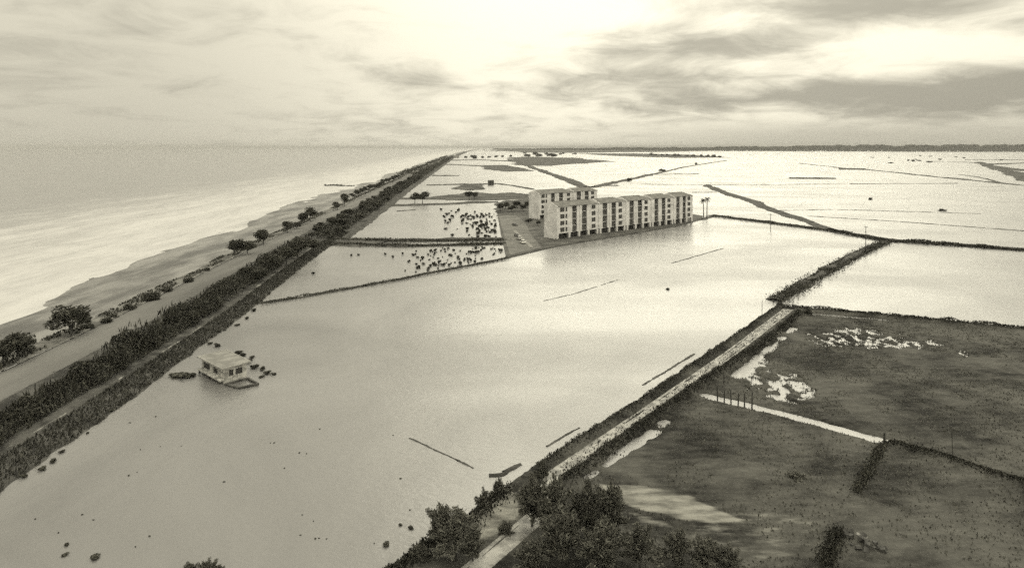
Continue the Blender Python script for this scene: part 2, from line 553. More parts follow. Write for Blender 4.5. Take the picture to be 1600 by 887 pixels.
def field_h(X, Y):
    h = 0.26 + 0.16 * fbm(X * 0.05, Y * 0.05, 40, 4) + 0.10 * fbm(X * 0.5, Y * 0.5, 41, 3)
    g = lambda pts, wd: np.exp(-(seg_dist(X, Y, pts) / wd) ** 2)
    rag = 1 + 0.9 * fbm(X * 0.35, Y * 0.35, 45, 3)
    h = h + 0.65 * g(left_bank, 1.0) * rag + 0.75 * g(right_bank, 1.1) * rag + 0.55 * g(top_bank, 1.2) * rag + 0.45 * g(divide, 0.8) * rag
    for d in ditches:
        h = h - np.clip(0.85 + 2.6 * fbm(X * .22, Y * .22, 53, 3), 0, 1.1) * g(d, 0.8 + .6 * vnoise(X * .5, Y * .5, 54)) * rag
    h = h - 0.8 * g(channel, 0.62 + .5 * vnoise(X * .6, Y * .6, 55)) - 0.5 * g(top_ditch, 0.9) * rag
    hole = 0
    for (px, py, rx, ry, a) in [(1335, 528, 75, 17, .30), (1430, 538, 45, 8, .24), (1212, 600, 48, 26, .30), (1240, 615, 40, 16, .2), (1180, 570, 20, 25, .2), (1520, 552, 60, 12, .14)]:
        x0, y0 = G(px, py)
        dx = X / np.maximum(Y, 1) * FPX + CX - px
        dy = EYE / np.maximum(Y, 1) * FPX + HOR - py
        hole = hole + a * np.exp(-(dx / rx) ** 2 - (dy / ry) ** 2)
    h = h - hole * (1.0 + 5.5 * fbm(X * 1.0, Y * 0.7, 47, 3) + 1.6 * fbm(X * .2, Y * .2, 49, 3))
    tr = np.exp(-(seg_dist(X, Y, track) / 1.5) ** 4)
    h = h * (1 - tr) + tr * 0.34
    d = seg_dist(X, Y, left_bank + []) ; d2 = seg_dist(X, Y, top_bank)
    dm = np.minimum(d, d2)
    ins = in_poly(X, Y, land)
    sd_ = np.where(ins, dm, -dm) + 0.5 * fbm(X * 0.4, Y * 0.4, 51, 3)
    out = np.clip((sd_ + 1.5) / 1.2, 0, 1)
    return h * out - 0.9 * (1 - out)


gx = np.arange(-22, 150, 0.42); gy = np.arange(52, 172, 0.42)
X, Y = np.meshgrid(gx, gy)
Z = field_h(X, Y)
me = mesh('field', np.stack([X, Y, Z], -1).reshape(-1, 3), grid_faces(len(gy), len(gx)), True)
sa_ = np.zeros_like(X)
for pts, a in sands:
    d = seg_dist(X, Y, pts + pts[:1])
    sa_ = np.maximum(sa_, a * np.clip(0.5 + np.where(in_poly(X, Y, pts), d, -d) / 2.0, 0, 1))
attr(me, 'sand', sa_)
link('field', me, M['field'], kind='structure', label='dark rough pasture with rain pools behind the farm track')


def poly_ribbon(pts, offs, step):
    """resampled polyline with left normals"""
    pts = [np.array(p, float) for p in pts]
    out = []
    for a, b_ in zip(pts[:-1], pts[1:]):
        n_ = max(1, int(np.linalg.norm(b_ - a) / step))
        for i in range(n_):
            out.append(a + (b_ - a) * i / n_)
    out.append(pts[-1])
    out = np.array(out)
    for _ in range(3):
        out[1:-1] = (out[:-2] + 2 * out[1:-1] + out[2:]) / 4
    d = np.gradient(out, axis=0)
    d /= np.linalg.norm(d, axis=1)[:, None] + 1e-9
    nrm = np.stack([-d[:, 1], d[:, 0]], 1)
    V = out[:, None, :] + nrm[:, None, :] * np.asarray(offs)[None, :, None]
    return V, out


V, _ = poly_ribbon(track, [-1.25, -1.1, -0.6, -0.3, 0.3, 0.6, 1.1, 1.25], 0.6)
zt = 0.37 + 0.05 * fbm(V[..., 0] * 0.4, V[..., 1] * 0.4, 60, 3) + np.array([-0.15, 0, -0.035, 0.0, 0.0, -0.035, 0, -0.15])
link('farm_track', mesh('farm_track', np.concatenate([V, zt[..., None]], -1).reshape(-1, 3), grid_faces(*V.shape[:2]), True), M['track'],
     kind='structure', label='pale wet farm track between two dark banks')


# ------------------------------------------------------------------ dykes and mud islands in the flood
def dyke(pts, wd, h, label, mat='dyke', seed=0, step=None, px=True, gap=0.0):
    p_ = P(pts, 0) if px else pts
    L = sum(math.dist(a, b_) for a, b_ in zip(p_[:-1], p_[1:]))
    step = step or max(0.35 if wd < 1.2 else 1.0, L / 260)
    V, mid = poly_ribbon(p_, np.array([-1.6, -1.0, -0.55, -0.2, 0.2, 0.55, 1.0, 1.6]), step)
    n_ = len(mid)
    s = np.arange(n_) * step
    wob = wd * .55 * fbm(s / (wd * 7), s * 0 + 2, 190 + seed, 3) + wd * .25 * fbm(s / (wd * 1.5), s * 0 + 4, 191 + seed, 2)
    V = V + (V[:, 4:5] - V[:, 3:4]) / .4 * wob[:, None, None]
    mid = (V[:, 3] + V[:, 4]) / 2
    j = 1 + (1.0 if wd > 1.2 else 1.7) * fbm(s / (wd * 2.2), s * 0, 100 + seed, 4)
    V = mid[:, None, :] + (V - mid[:, None, :]) * (wd / 2 * j)[:, None, None]
    prof = np.array([-0.5, -0.02, 0.55, 1.0, 1.0, 0.55, -0.02, -0.5])
    cr = h * (0.8 + 0.9 * fbm(s / (wd * 1.3), s * 0 + 5, 130 + seed, 4)) - gap * (fbm(s / (wd * 4), s * 0 + 9, 150 + seed, 3) + 0.1) * h * 4
    Z_ = prof[None, :] * np.where(prof[None, :] > 0, cr[:, None], h) + 0.25 * h * fbm(V[..., 0] / wd * 2, V[..., 1] / wd * 2, 170 + seed, 3)
    v3 = np.concatenate([V, Z_[..., None]], -1).reshape(-1, 3)
    return link('earth_dyke', mesh('earth_dyke', v3, grid_faces(n_, 8), True), M[mat], kind='structure', label=label)


DY = [
    ([(405, 474), (470, 465), (620, 437), (700, 421), (795, 403)], 1.9, .45, 'thin dyke slanting from the coast bank to the car park', 0),
    ([(1096, 343), (1112, 339)], 4.5, .6, 'short spit beyond the long apartment block', 0),
    ([(1112, 337), (1180, 345), (1300, 361), (1385, 375.5)], 5.0, .9, 'ragged dyke running from the palms to the field corner', .25),
    ([(1385, 376), (1490, 383), (1600, 391), (1720, 399)], 3.6, 1.2, 'dark straight dyke edging the flooded field on the far side', 0),
    ([(1106, 290), (1128, 299), (1180, 317), (1240, 340), (1300, 360)], 9.0, 1.2, 'broad dyke running diagonally behind the palms', 0),
    ([(1384, 378), (1330, 402), (1270, 436), (1212, 470)], 4.6, .8, 'wide weedy dyke beside the bright flooded field', 0),
    ([(1308, 409), (1352, 389)], 2.2, .4, 'low sliver of mud beside the weedy dyke', 0),
    ([(795, 249), (835, 263), (875, 277), (916, 293)], 14, 1.6, 'far dyke slanting down behind the rear apartment block', 0),
    ([(925, 293), (982, 281), (1015, 273.5)], 12, 1.5, 'dyke curving away behind the long block roofs', 0),
    ([(1015, 273.5), (1070, 261), (1134, 251)], 8, 1.2, 'thin far end of the curving dyke', .3),
    ([(1005, 273), (1092, 272)], 9, .8, 'straight low dyke across the middle distance', .2),
    ([(933, 291), (965, 290)], 9, .8, 'low mud spit just above the rear roof', .1),
    ([(767, 286.5), (800, 290), (833, 296)], 6, 1.0, 'dyke leading from the lone field hut to the rear block', 0),
    ([(1250, 255.5), (1295, 260), (1315, 263)], 10, .9, 'broken far dyke fading toward the woods', .5),
    ([(1350, 265), (1410, 271), (1465, 277), (1600, 290), (1680, 298)], 8, 1.2, 'long thin dyke across the far flood on the right', .1),
    ([(1311, 264.5), (1352, 265)], 40, 3.0, 'dark scrubby island in the far flood', 0),
    ([(1235, 279), (1306, 279.5)], 16, 1.8, 'long low dark island in the far flood', 0),
    ([(1330, 287.6), (1400, 287), (1495, 286.6)], 7, .6, 'hairline dyke below the far islands', .2),
    ([(1527, 254.5), (1560, 263), (1600, 277), (1640, 291)], 26, 2.5, 'dark wedge shaped dyke at the right edge', 0),
    ([(1545, 257), (1600, 255)], 30, 2.0, 'far cross dyke meeting the wedge at the right edge', 0),
    ([(1545, 259), (1600, 267)], 26, 2.0, 'second branch of the right edge dyke', 0),
    ([(1450, 252), (1500, 253.6), (1527, 254.5)], 16, 1.2, 'far faint dyke leading to the wedge', .2),
    ([(1510, 249.8), (1600, 250)], 22, 1.6, 'faint dark strip below the woods at the right', .1),
    ([(1214, 329), (1300, 327.5), (1380, 329.5), (1532, 334)], 1.5, .25, 'hairline field edge showing above the flood', .45),
    ([(1262, 337.6), (1400, 346), (1600, 361)], 1.4, .3, 'thin straight field edge in the bright flood', .3),
    ([(1000, 288), (1105, 289), (1320, 287.8)], 3.0, .35, 'faint line of submerged dyke behind the palms', .4),
    ([(1082, 301), (1120, 300.5)], 2.5, .4, 'short low line beside the roof end', 0),
    ([(1500, 273), (1530, 277), (1568, 286.5)], 5, .6, 'thin curved line of mud at the far right', .3),
    ([(640, 684), (690, 707), (740, 731)], 0.30, .14, 'thin straight line of submerged fence in the open water', .3),
    ([(854, 697), (905, 668)], 0.4, .15, 'thin mud line beside the farm track, near piece', .4),
    ([(1004, 602), (1085, 553)], 0.5, .2, 'thin mud line beside the farm track, far piece', .4),
    ([(764, 742), (785, 741), (790, 737)], 0.8, .3, 'short curved lump of mud near the track end', 0),
    ([(786, 737), (800, 731), (813, 725)], 0.7, .3, 'short straight lump of mud near the track end', 0),
    ([(850, 470), (900, 458), (966, 437)], 0.5, .1, 'barely visible line in the wide flood', .5),
    ([(1050, 411), (1085, 401), (1130, 388)], 0.8, .15, 'faint line in the flood below the long block', .5),
    ([(498, 372), (560, 376), (660, 376), (786, 374)], 6.5, 1.0, 'grassy causeway from the coast road, far side', 0),
    ([(498, 381), (550, 384), (640, 384.5), (790, 380)], 4.5, .8, 'grassy causeway from the coast road, near side', .05),
    ([(500, 376), (545, 379), (600, 380)], 16, .9, 'broad root of the causeway at the road junction', 0),
    ([(600, 322), (680, 319.5), (778, 316)], 10, 1.2, 'dyke at the far edge of the shrubby flooded field', 0),
    ([(620, 330), (648, 328)], 4, .5, 'small sliver of mud below the far dyke', 0),
    ([(625, 311), (700, 311), (770, 308), (829, 309)], 15, 1.0, 'overgrown wet strip left of the rear block', .05),
    ([(668, 289.5), (715, 288.5), (772, 287.5)], 14, 1.0, 'dyke between the coast hedge and the lone field hut', .1),
    ([(675, 275), (717, 275)], 14, 1.5, 'dark spit reaching out from the coast hedge', 0),
    ([(690, 257), (740, 258.5), (800, 262)], 40, 1.4, 'dark marshy strip in the far flood by the coast', .1),
    ([(700, 251), (750, 250), (798, 252)], 50, 1.8, 'strip of ground crossing below the far coast houses', 0),
]
for i, (pts, wd, h, lab, gap) in enumerate(DY):
    dyke(pts, wd, h, lab, seed=i, gap=gap)


def island(pts, h, label, mat='marsh', seed=0, name='marsh_island'):
    p_ = P(pts, 0)
    xs = [q[0] for q in p_]; yy = [q[1] for q in p_]
    n_ = 70
    gx_ = np.linspace(min(xs) - (max(xs) - min(xs)) * .1, max(xs) + (max(xs) - min(xs)) * .1, n_)
    gy_ = np.linspace(min(yy) - (max(yy) - min(yy)) * .1, max(yy) + (max(yy) - min(yy)) * .1, n_)
    X_, Y_ = np.meshgrid(gx_, gy_)
    d = seg_dist(X_, Y_, p_ + p_[:1])
    sd_ = np.where(in_poly(X_, Y_, p_), d, -d)
    sc = math.sqrt((max(xs) - min(xs)) * (max(yy) - min(yy)))
    sd_ = sd_ / (sc * 0.05) + 2.0 * fbm((X_ - xs[0]) / sc * 9, (Y_ - yy[0]) / sc * 9, 200 + seed, 4)
    Z_ = np.clip(sd_, -1, 1) * h * 0.5 + h * 0.1 + h * 0.6 * fbm(X_ / sc * 20, Y_ / sc * 20, 230 + seed, 4)
    v3 = np.stack([X_, Y_, Z_], -1).reshape(-1, 3)
    return link(name, mesh(name, v3, grid_faces(n_, n_), True), M[mat], kind='structure', label=label)


island([(800, 246), (830, 245), (900, 247), (955, 252.5), (900, 256), (850, 259.5), (812, 258)], 2.0, 'broad dark marsh field toward the far coast', seed=1)
island([(750, 259), (790, 258), (822, 264), (830, 267.5), (790, 268), (760, 265)], 1.6, 'dark ploughed patch in the flooded coast fields', seed=2)
island([(706, 295), (722, 290), (752, 288.5), (757, 296), (730, 297.5)], 1.6, 'scrubby islet beside the overgrown strip', seed=3)
island([(665, 309), (700, 305), (745, 300), (770, 303), (800, 301), (829, 304), (829, 312), (760, 313), (700, 313)], 1.0, 'reedy wet ground left of the rear block', seed=4)
island([(775, 318), (790, 314), (830, 312), (834, 336), (800, 339), (778, 337)], 1.2, 'dark garden ground north of the car park', seed=5)
island([(765, 233.2), (800, 232.6), (1000, 232.4), (1150, 233), (1080, 236.5), (900, 238.5), (830, 238), (790, 235)], 3.0, 'low far headland of the coast on the horizon', seed=6)
island([(905, 240), (1000, 240), (1080, 242), (1138, 246.5), (1060, 246.8), (960, 243.5)], 2.5, 'far dark spit of scrub in front of the woods', seed=7)
island([(545, 377), (600, 379.5), (640, 381), (640, 383), (560, 383), (520, 380)], .6, 'grass between the two edges of the causeway', seed=8)

# ------------------------------------------------------------------ foliage meshes
def leaf_mesh(name, centres, size, seed, up=0.0, aspect=1.6):
    r = np.random.default_rng(seed)
    n_ = len(centres)
    a = r.normal(size=(n_, 3)); a[:, 2] += up * 3
    a /= np.linalg.norm(a, axis=1)[:, None]
    b_ = np.cross(a, r.normal(size=(n_, 3))); b_ /= np.linalg.norm(b_, axis=1)[:, None] + 1e-9
    s = (size * r.uniform(0.6, 1.4, n_))[:, None] if np.isscalar(size) else (size * r.uniform(0.6, 1.4, n_))[:, None]
    c = np.asarray(centres)
    q = np.stack([c - a * s * aspect / 2, c + b_ * s * 0.42, c + a * s * aspect / 2, c - b_ * s * 0.42], 1)
    return mesh(name, q.reshape(-1, 3), np.arange(n_ * 4).reshape(n_, 4))


def crown_points(seed, n_leaf, lobes, flat=0.8, fill=0.35):
    r = np.random.default_rng(seed)
    pts = []
    cs = []
    for i in range(lobes):
        th = r.uniform(0, 6.28); rr = r.uniform(0.1, 0.68); zz_ = r.uniform(-0.5, 0.6) * flat
        cs.append((rr * math.cos(th), rr * math.sin(th), zz_, r.uniform(0.22, 0.46)))
    per = n_leaf // lobes
    for (x, y, z, s) in cs:
        d = r.normal(size=(per, 3)); d /= np.linalg.norm(d, axis=1)[:, None]
        rad = s * (fill + (1 - fill) * r.uniform(0, 1, per) ** 0.4) * r.choice([1, 1, 1, 1.25], per)
        pts.append(np.stack([x + d[:, 0] * rad, y + d[:, 1] * rad, z + d[:, 2] * rad * 0.85], 1))
    return np.concatenate(pts)


CROWN = [leaf_mesh('crown', crown_points(300 + i, 2600, 16 + i), 0.10, 320 + i) for i in range(5)]          # middle distance
CROWN_N = []
def plume_mesh(seed, plumes, per):
    """feathery crown: upright sprays fanning out from the fork, fine leaf strokes along each"""
    r = np.random.default_rng(seed)
    q = []
    for i_ in range(plumes):
        az = r.uniform(0, 6.283); el = math.radians(r.uniform(5, 88)); ln = r.uniform(.75, 1.25) * (.75 + .35 * math.sin(el))
        d0 = np.array([math.cos(az) * math.cos(el), math.sin(az) * math.cos(el), math.sin(el) * 1.25])
        t_ = r.uniform(.25, 1, per) ** .8
        c = np.array([0, 0, -.62]) + d0[None] * (t_ * ln)[:, None] * np.array([1, 1, 1.15])
        c[:, 2] -= .18 * t_ ** 2 * math.cos(el)
        c += r.normal(size=(per, 3)) * (.11 * (1.15 - t_ * .6))[:, None]
        a = d0[None] * .8 + r.normal(size=(per, 3)) * .45
        a /= np.linalg.norm(a, axis=1)[:, None]
        b_ = np.cross(a, r.normal(size=(per, 3))); b_ /= np.linalg.norm(b_, axis=1)[:, None]
        sz = r.uniform(.05, .12, per)[:, None]
        q.append(np.stack([c - a * sz, c + b_ * sz * .28, c + a * sz, c - b_ * sz * .28], 1))
    q = np.concatenate(q)
    return mesh('crown_near', q.reshape(-1, 3), np.arange(len(q) * 4).reshape(-1, 4))


for i in range(5):                                                                                         # near trees, feathery
    CROWN_N.append(plume_mesh(400 + i, 30 + 4 * i, 190))
CROWN_F = [leaf_mesh('crown_far', crown_points(500 + i, 420, 8), 0.26, 520 + i) for i in range(4)]
for me in CROWN + CROWN_F:
    me.materials.append(M['leaf'])
for me in CROWN_N:
    me.materials.append(M['leaf_near'])


def trunk_mesh(seed, forks=4):
    r = random.Random(seed)
    m_ = MB()
    m_.tube([(0, 0, -0.3), (0.03, 0.02, 0.3), (r.uniform(-.06, .06), 0.04, 0.65)], [0.075, 0.06, 0.045], 7)
    for i in range(forks):
        a = 6.28 * i / forks + r.uniform(-.4, .4)
        q = (0.45 * math.cos(a), 0.45 * math.sin(a), r.uniform(0.95, 1.25))
        m_.tube([(0.02, 0.03, 0.5), (q[0] * .5, q[1] * .5, 0.8), q], [0.04, 0.028, 0.012], 5)
    return m_.mesh('trunk', True)


TRUNK = [trunk_mesh(i) for i in range(3)]
for me in TRUNK:
    me.materials.append(M['bark'])
_tn = [0]


def tree(px, py, rad, hgt, label, z=0.0, kind='mid', name='tree', cat='tree', group=None, sq=1.0):
    """px, py: where its foot stands; rad: crown radius; hgt: total height in metres"""
    x, y = G(px, py, z)
    i = _tn[0]; _tn[0] += 1
    root = link(name, None, loc=(x, y, z), rot=(0, 0, (i * 2.399) % 6.283), label=label, cat=cat, group=group)
    root.empty_display_size = 0.5
    bank_ = {'mid': CROWN, 'near': CROWN_N, 'far': CROWN_F}[kind]
    ch = max(rad * 0.5, (hgt * (0.80 if name == 'tree' else 0.98)) / 1.9)
    link('crown', bank_[i % len(bank_)], parent=root, loc=(0, 0, hgt - ch * 0.92), scale=(rad, rad * sq, ch))
    th = max(0.4, hgt - ch)
    link('trunk', TRUNK[i % 3], parent=root, scale=(rad * 0.85, rad * 0.85, th))
    return root


def bush(px, py, rad, hgt, label, z=0.0, kind='mid', name='shrub', cat='shrub', group=None):
    x, y = G(px, py, z)
    i = _tn[0]; _tn[0] += 1
    bank_ = {'mid': CROWN, 'near': CROWN_N, 'far': CROWN_F}[kind]
    return link(name, bank_[i % len(bank_)], loc=(x, y, z + hgt * 0.42), rot=(0, 0, (i * 2.399) % 6.283), scale=(rad, rad, hgt * 0.62),
                label=label, cat=cat, group=group)

# ------------------------------------------------------------------ platform and car park of the apartment blocks
BX, BY = G(870.2, 373.2, 0.5)                      # near front corner of the long block
BANG = math.atan2(0.659, 0.752)
ux, uy = math.cos(BANG), math.sin(BANG)


def loc2w(a, d):
    return (BX + ux * a - uy * d, BY + uy * a + ux * d)


def sheet(name, pts, z, th, mat, **kw):
    n_ = len(pts)
    v3 = [(x, y, z) for x, y in pts] + [(x, y, z - th) for x, y in pts]
    f_ = [tuple(range(n_)), tuple(range(2 * n_ - 1, n_ - 1, -1))] + [(i, i + n_, (i + 1) % n_ + n_, (i + 1) % n_) for i in range(n_)]
    area = sum(pts[i][0] * pts[(i + 1) % n_][1] - pts[(i + 1) % n_][0] * pts[i][1] for i in range(n_))
    if area < 0:
        f_ = [q[::-1] for q in f_]
    return link(name, mesh(name, v3, f_), mat, **kw)


yard_px = [(791, 402), (868, 384), (960, 369), (1060, 352), (1098, 341.5), (1098, 337), (1080, 334), (940, 325), (834, 331), (777, 334), (783, 365)]
sheet('garden_ground', P(yard_px, .4), 0.40, 1.2, M['garden'], kind='structure', label='dark ground of the apartment blocks above the flood')
# ragged muddy rim towards the water
dyke([(791, 402.5), (868, 384.5), (960, 369.5), (1060, 352.5), (1098, 342)], 2.6, .62, 'low muddy rim in front of the long block', seed=77)
sheet('car_park', P([(779, 337), (806, 335.5), (822, 350), (829, 365), (846, 386), (797, 398), (787, 366)], .44), 0.44, 0.2, M['yard'],
      kind='structure', label='grey car park left of the apartment blocks')
V, _ = poly_ribbon(P([(803, 360), (812, 369), (820, 377), (831, 387)], .44), [-0.9, -0.85, 0.85, 0.9], 1.0)
zz3 = np.array([0.4, 0.60, 0.60, 0.4])[None, :] + 0 * V[..., 0]
link('car_park_kerb', mesh('car_park_kerb', np.concatenate([V, zz3[..., None]], -1).reshape(-1, 3), grid_faces(*V.shape[:2])), M['kerb'],
     kind='structure', label='raised pale kerb strip along the parked cars')

# ------------------------------------------------------------------ apartment blocks
WIN_CACHE = {}


def window_part(root, x, y, z, wd, hg):
    key = (round(wd, 2), round(hg, 2))
    if key not in WIN_CACHE:
        fr = MB()
        t_ = 0.09
        fr.box(-wd / 2, -wd / 2 + t_, -0.06, 0.06, 0, hg).box(wd / 2 - t_, wd / 2, -0.06, 0.06, 0, hg)
        fr.box(-wd / 2 + t_, wd / 2 - t_, -0.06, 0.06, 0, t_).box(-wd / 2 + t_, wd / 2 - t_, -0.06, 0.06, hg - t_, hg)
        if wd > 1.4:
            fr.box(-0.05, 0.05, -0.055, 0.055, t_, hg - t_)
        fm = fr.mesh('window'); fm.materials.append(M['concrete'])
        pm = MB().box(-wd / 2 + t_, wd / 2 - t_, 0.0, 0.02, t_, hg - t_).mesh('pane'); pm.materials.append(M['dark'])
        WIN_CACHE[key] = (fm, pm)
    fm, pm = WIN_CACHE[key]
    wn = link('window', fm, parent=root, loc=(x, y, z))
    link('pane', pm, parent=wn)


PH, FH, NF = 2.2, 2.9, 4
DEP = 8.0


def facade_bay(mb, root, x0, x1, y, wins):
    """front wall from x0 to x1 with real window openings; y = front plane, 0.35 thick"""
    z0 = PH
    cur = x0
    for (wx, ww) in wins:
        mb.box(cur, wx - ww / 2, y, y + 0.35, z0, PH + FH * NF)
        for fl in range(NF):
            b0 = PH + fl * FH
            mb.box(wx - ww / 2, wx + ww / 2, y, y + 0.35, b0 if fl == 0 else b0 - 0.4, b0 + 0.55)
            window_part(root, wx, y + 0.22, b0 + 0.55, ww, 1.95)
        mb.box(wx - ww / 2, wx + ww / 2, y, y + 0.35, PH + FH * NF - 0.4, PH + FH * NF)
        cur = wx + ww / 2
    mb.box(cur, x1, y, y + 0.35, z0, PH + FH * NF)


SLABS = {}


def block(root, x0, x1, yo, zo, first, last=False):
    Wd = x1 - x0
    top = PH + FH * NF
    mb = MB()
    # body behind the facade layer
    mb.box(x0, x1, yo + 1.25, yo + DEP, PH, top)
    # gable ends up to the ridge, standing a little above the tiles
    rid = top + 1.7
    for xa, xb in ((x0, x0 + 0.28), (x1 - 0.28, x1)):
        if xb == x1:
            continue
        ym = yo + DEP / 2
        vs = [(x_, y_, z_) for x_ in (xa, xb) for y_, z_ in ((yo - .3, top - .1), (yo + DEP + .3, top - .1), (yo + DEP + .3, top + .24), (ym, rid + .30), (yo - .3, top + .24))]
        mb.add(vs, [(0, 4, 3, 2, 1), (5, 6, 7, 8, 9), (0, 5, 9, 4), (4, 9, 8, 3), (3, 8, 7, 2), (2, 7, 6, 1), (1, 6, 5, 0)])
    # side walls of the facade layer
    mb.box(x0, x0 + 0.3, yo + 0.35, yo + 1.25, PH, top)
    mb.box(x1 - 0.3, x1, yo + 0.35, yo + 1.25, PH, top)
    if first:
        bays = [(x0, x0 + 7.3, [(x0 + 3.4, 2.7), (x0 + 5.95, 1.2)]), (x0 + 7.3, x0 + 9.6, []), (x0 + 12.6, x0 + 15.9, []), (x0 + 19.2, x1, [(x0 + 23.7, 2.7)])]
        recs = [(x0 + 9.6, x0 + 12.6), (x0 + 15.9, x0 + 19.2)]
        legs = [x0 + 0.15, x0 + 7.9, x0 + 14.2, x0 + 20.4, x1 - 0.6]
    else:
        k_ = Wd / 19.4
        e = [0, 2.6 * k_, 6.0 * k_, 9.0 * k_, 12.3 * k_, Wd]
        bays = [(x0, x0 + e[1], []), (x0 + e[2], x0 + e[3], []), (x0 + e[4], x1, [(x0 + e[4] + 3.2 * k_, 2.7)])]
        recs = [(x0 + e[1], x0 + e[2]), (x0 + e[3], x0 + e[4])]
        legs = [x0 + 1.2, x0 + (e[2] + e[3]) / 2, x0 + e[4] + 0.8, x1 - 0.6]
    for a, b_, wins in bays:
        if not wins and b_ - a > 2.9:                 # paired fins with a shadow joint
            mid = (a + b_) / 2
            facade_bay(mb, root, a, mid - 0.14, yo, [])
            facade_bay(mb, root, mid + 0.14, b_, yo, [])
            mb.box(mid - 0.14, mid + 0.14, yo + 0.3, yo + 0.36, PH, top)
        else:
            facade_bay(mb, root, a, b_, yo, wins)
    for a, b_ in recs:                                # slab edges of the loggias
        for fl in range(NF + 1):
            zz_ = PH + fl * FH
            mb.box(a, b_, yo + 0.55, yo + 1.25, max(PH, zz_ - 0.10) + (0.002 if fl == 0 else 0), min(top - .003, zz_ + 0.06))
    link('wall', mb.mesh('wall'), M['white'], parent=root)
    for a, b_ in recs:
        for fl in range(NF):
            zz_ = PH + fl * FH
            pm = MB().box(a + .002, b_ - .002, yo + 0.85, yo + 0.97, zz_ + 0.06, zz_ + FH - 0.10)
            for q in range(1, 3):
                xm = a + (b_ - a) * q / 3
                pm.box(xm - 0.04, xm + 0.04, yo + 0.81, yo + 0.85, zz_ + 0.06, zz_ + FH - 0.10)
            link('loggia_panel', pm.mesh('loggia_panel'), M['panel'], parent=root)
    # stilts, each its own
    for lx in legs:
        key = 'pil'
        if key not in SLABS:
            pm = MB().box(-0.55, 0.55, 0, 0.35, 0, PH).box(-.2, .2, .35, 1.2, 0, PH - .01)
            SLABS[key] = pm.mesh('stilt'); SLABS[key].materials.append(M['white'])
        link('stilt', SLABS[key], parent=root, loc=(min(max(lx, x0 + .56), x1 - .56), yo, 0))
    gb = MB().box(x0 + (0.3 if first else 0), x1 - .1, yo + 3.2, yo + DEP - .05, 0, PH - .003)
    link('ground_floor_wall', gb.mesh('ground_floor_wall'), M['panel'], parent=root)
    if first:
        g2 = MB().box(x0, x0 + 0.295, yo + 0.355, yo + DEP, 0, PH)
        link('end_wall', g2.mesh('end_wall'), M['white'], parent=root)
    # tiled roof: two slopes with thickness and eaves, and rows of ridge tiles
    ym = yo + DEP / 2
    xa, xb = x0 + 0.30, x1 - (-.3 if last else 0.01)
    zt_, th = top + 0.06, 0.16
    sl = (rid - top) / (DEP / 2)
    ef = 0.25
    hip = 4.2
    ring = [(xa, yo - ef, zt_ - ef * sl), (xb, yo - ef, zt_ - ef * sl), (xb, yo + DEP + ef, zt_ - ef * sl), (xa, yo + DEP + ef, zt_ - ef * sl), (xa, ym, rid + .06), (xb - hip, ym, rid + .06)]
    vs = ring + [(x, y, z + th) for x, y, z in ring]
    rb = MB().add(vs, [(6, 7, 11, 10), (7, 8, 11), (8, 9, 10, 11), (0, 4, 5, 1), (1, 5, 2), (2, 5, 4, 3), (0, 1, 7, 6), (1, 2, 8, 7), (2, 3, 9, 8), (3, 0, 6, 10, 4), (3, 4, 10, 9)][:9] + [(0, 6, 10, 4), (4, 10, 9, 3)])
    rf = link('roof', rb.mesh('roof'), M['roof'], parent=root)
    cb = MB().tube([(xa, ym, rid + .22), (xb - hip, ym, rid + .22)], 0.13, 6)
    link('ridge', cb.mesh('ridge'), M['roof'], parent=rf)


b1 = link('apartment_block', None, loc=(BX, BY, 0.4), rot=(0, 0, BANG), cat='building',
          label='long white apartment block on stilts at the water edge, nearer of two')
edges = [0, 27.0, 46.2, 65.8, 84.2, 101.5]
for i in range(5):
    block(b1, edges[i], edges[i + 1], -0.3 * i, 0, i == 0, i == 4)
bx2, by2 = G(841.7, 342.5, .4)
b2 = link('apartment_block', None, loc=(bx2, by2, 0.4), rot=(0, 0, BANG), cat='building',
          label='shorter white apartment block standing behind the long one')
edges = [0, 27.3, 48.0]
for i in range(2):
    block(b2, edges[i], edges[i + 1], -0.45 * i, 0, i == 0, i == 1)

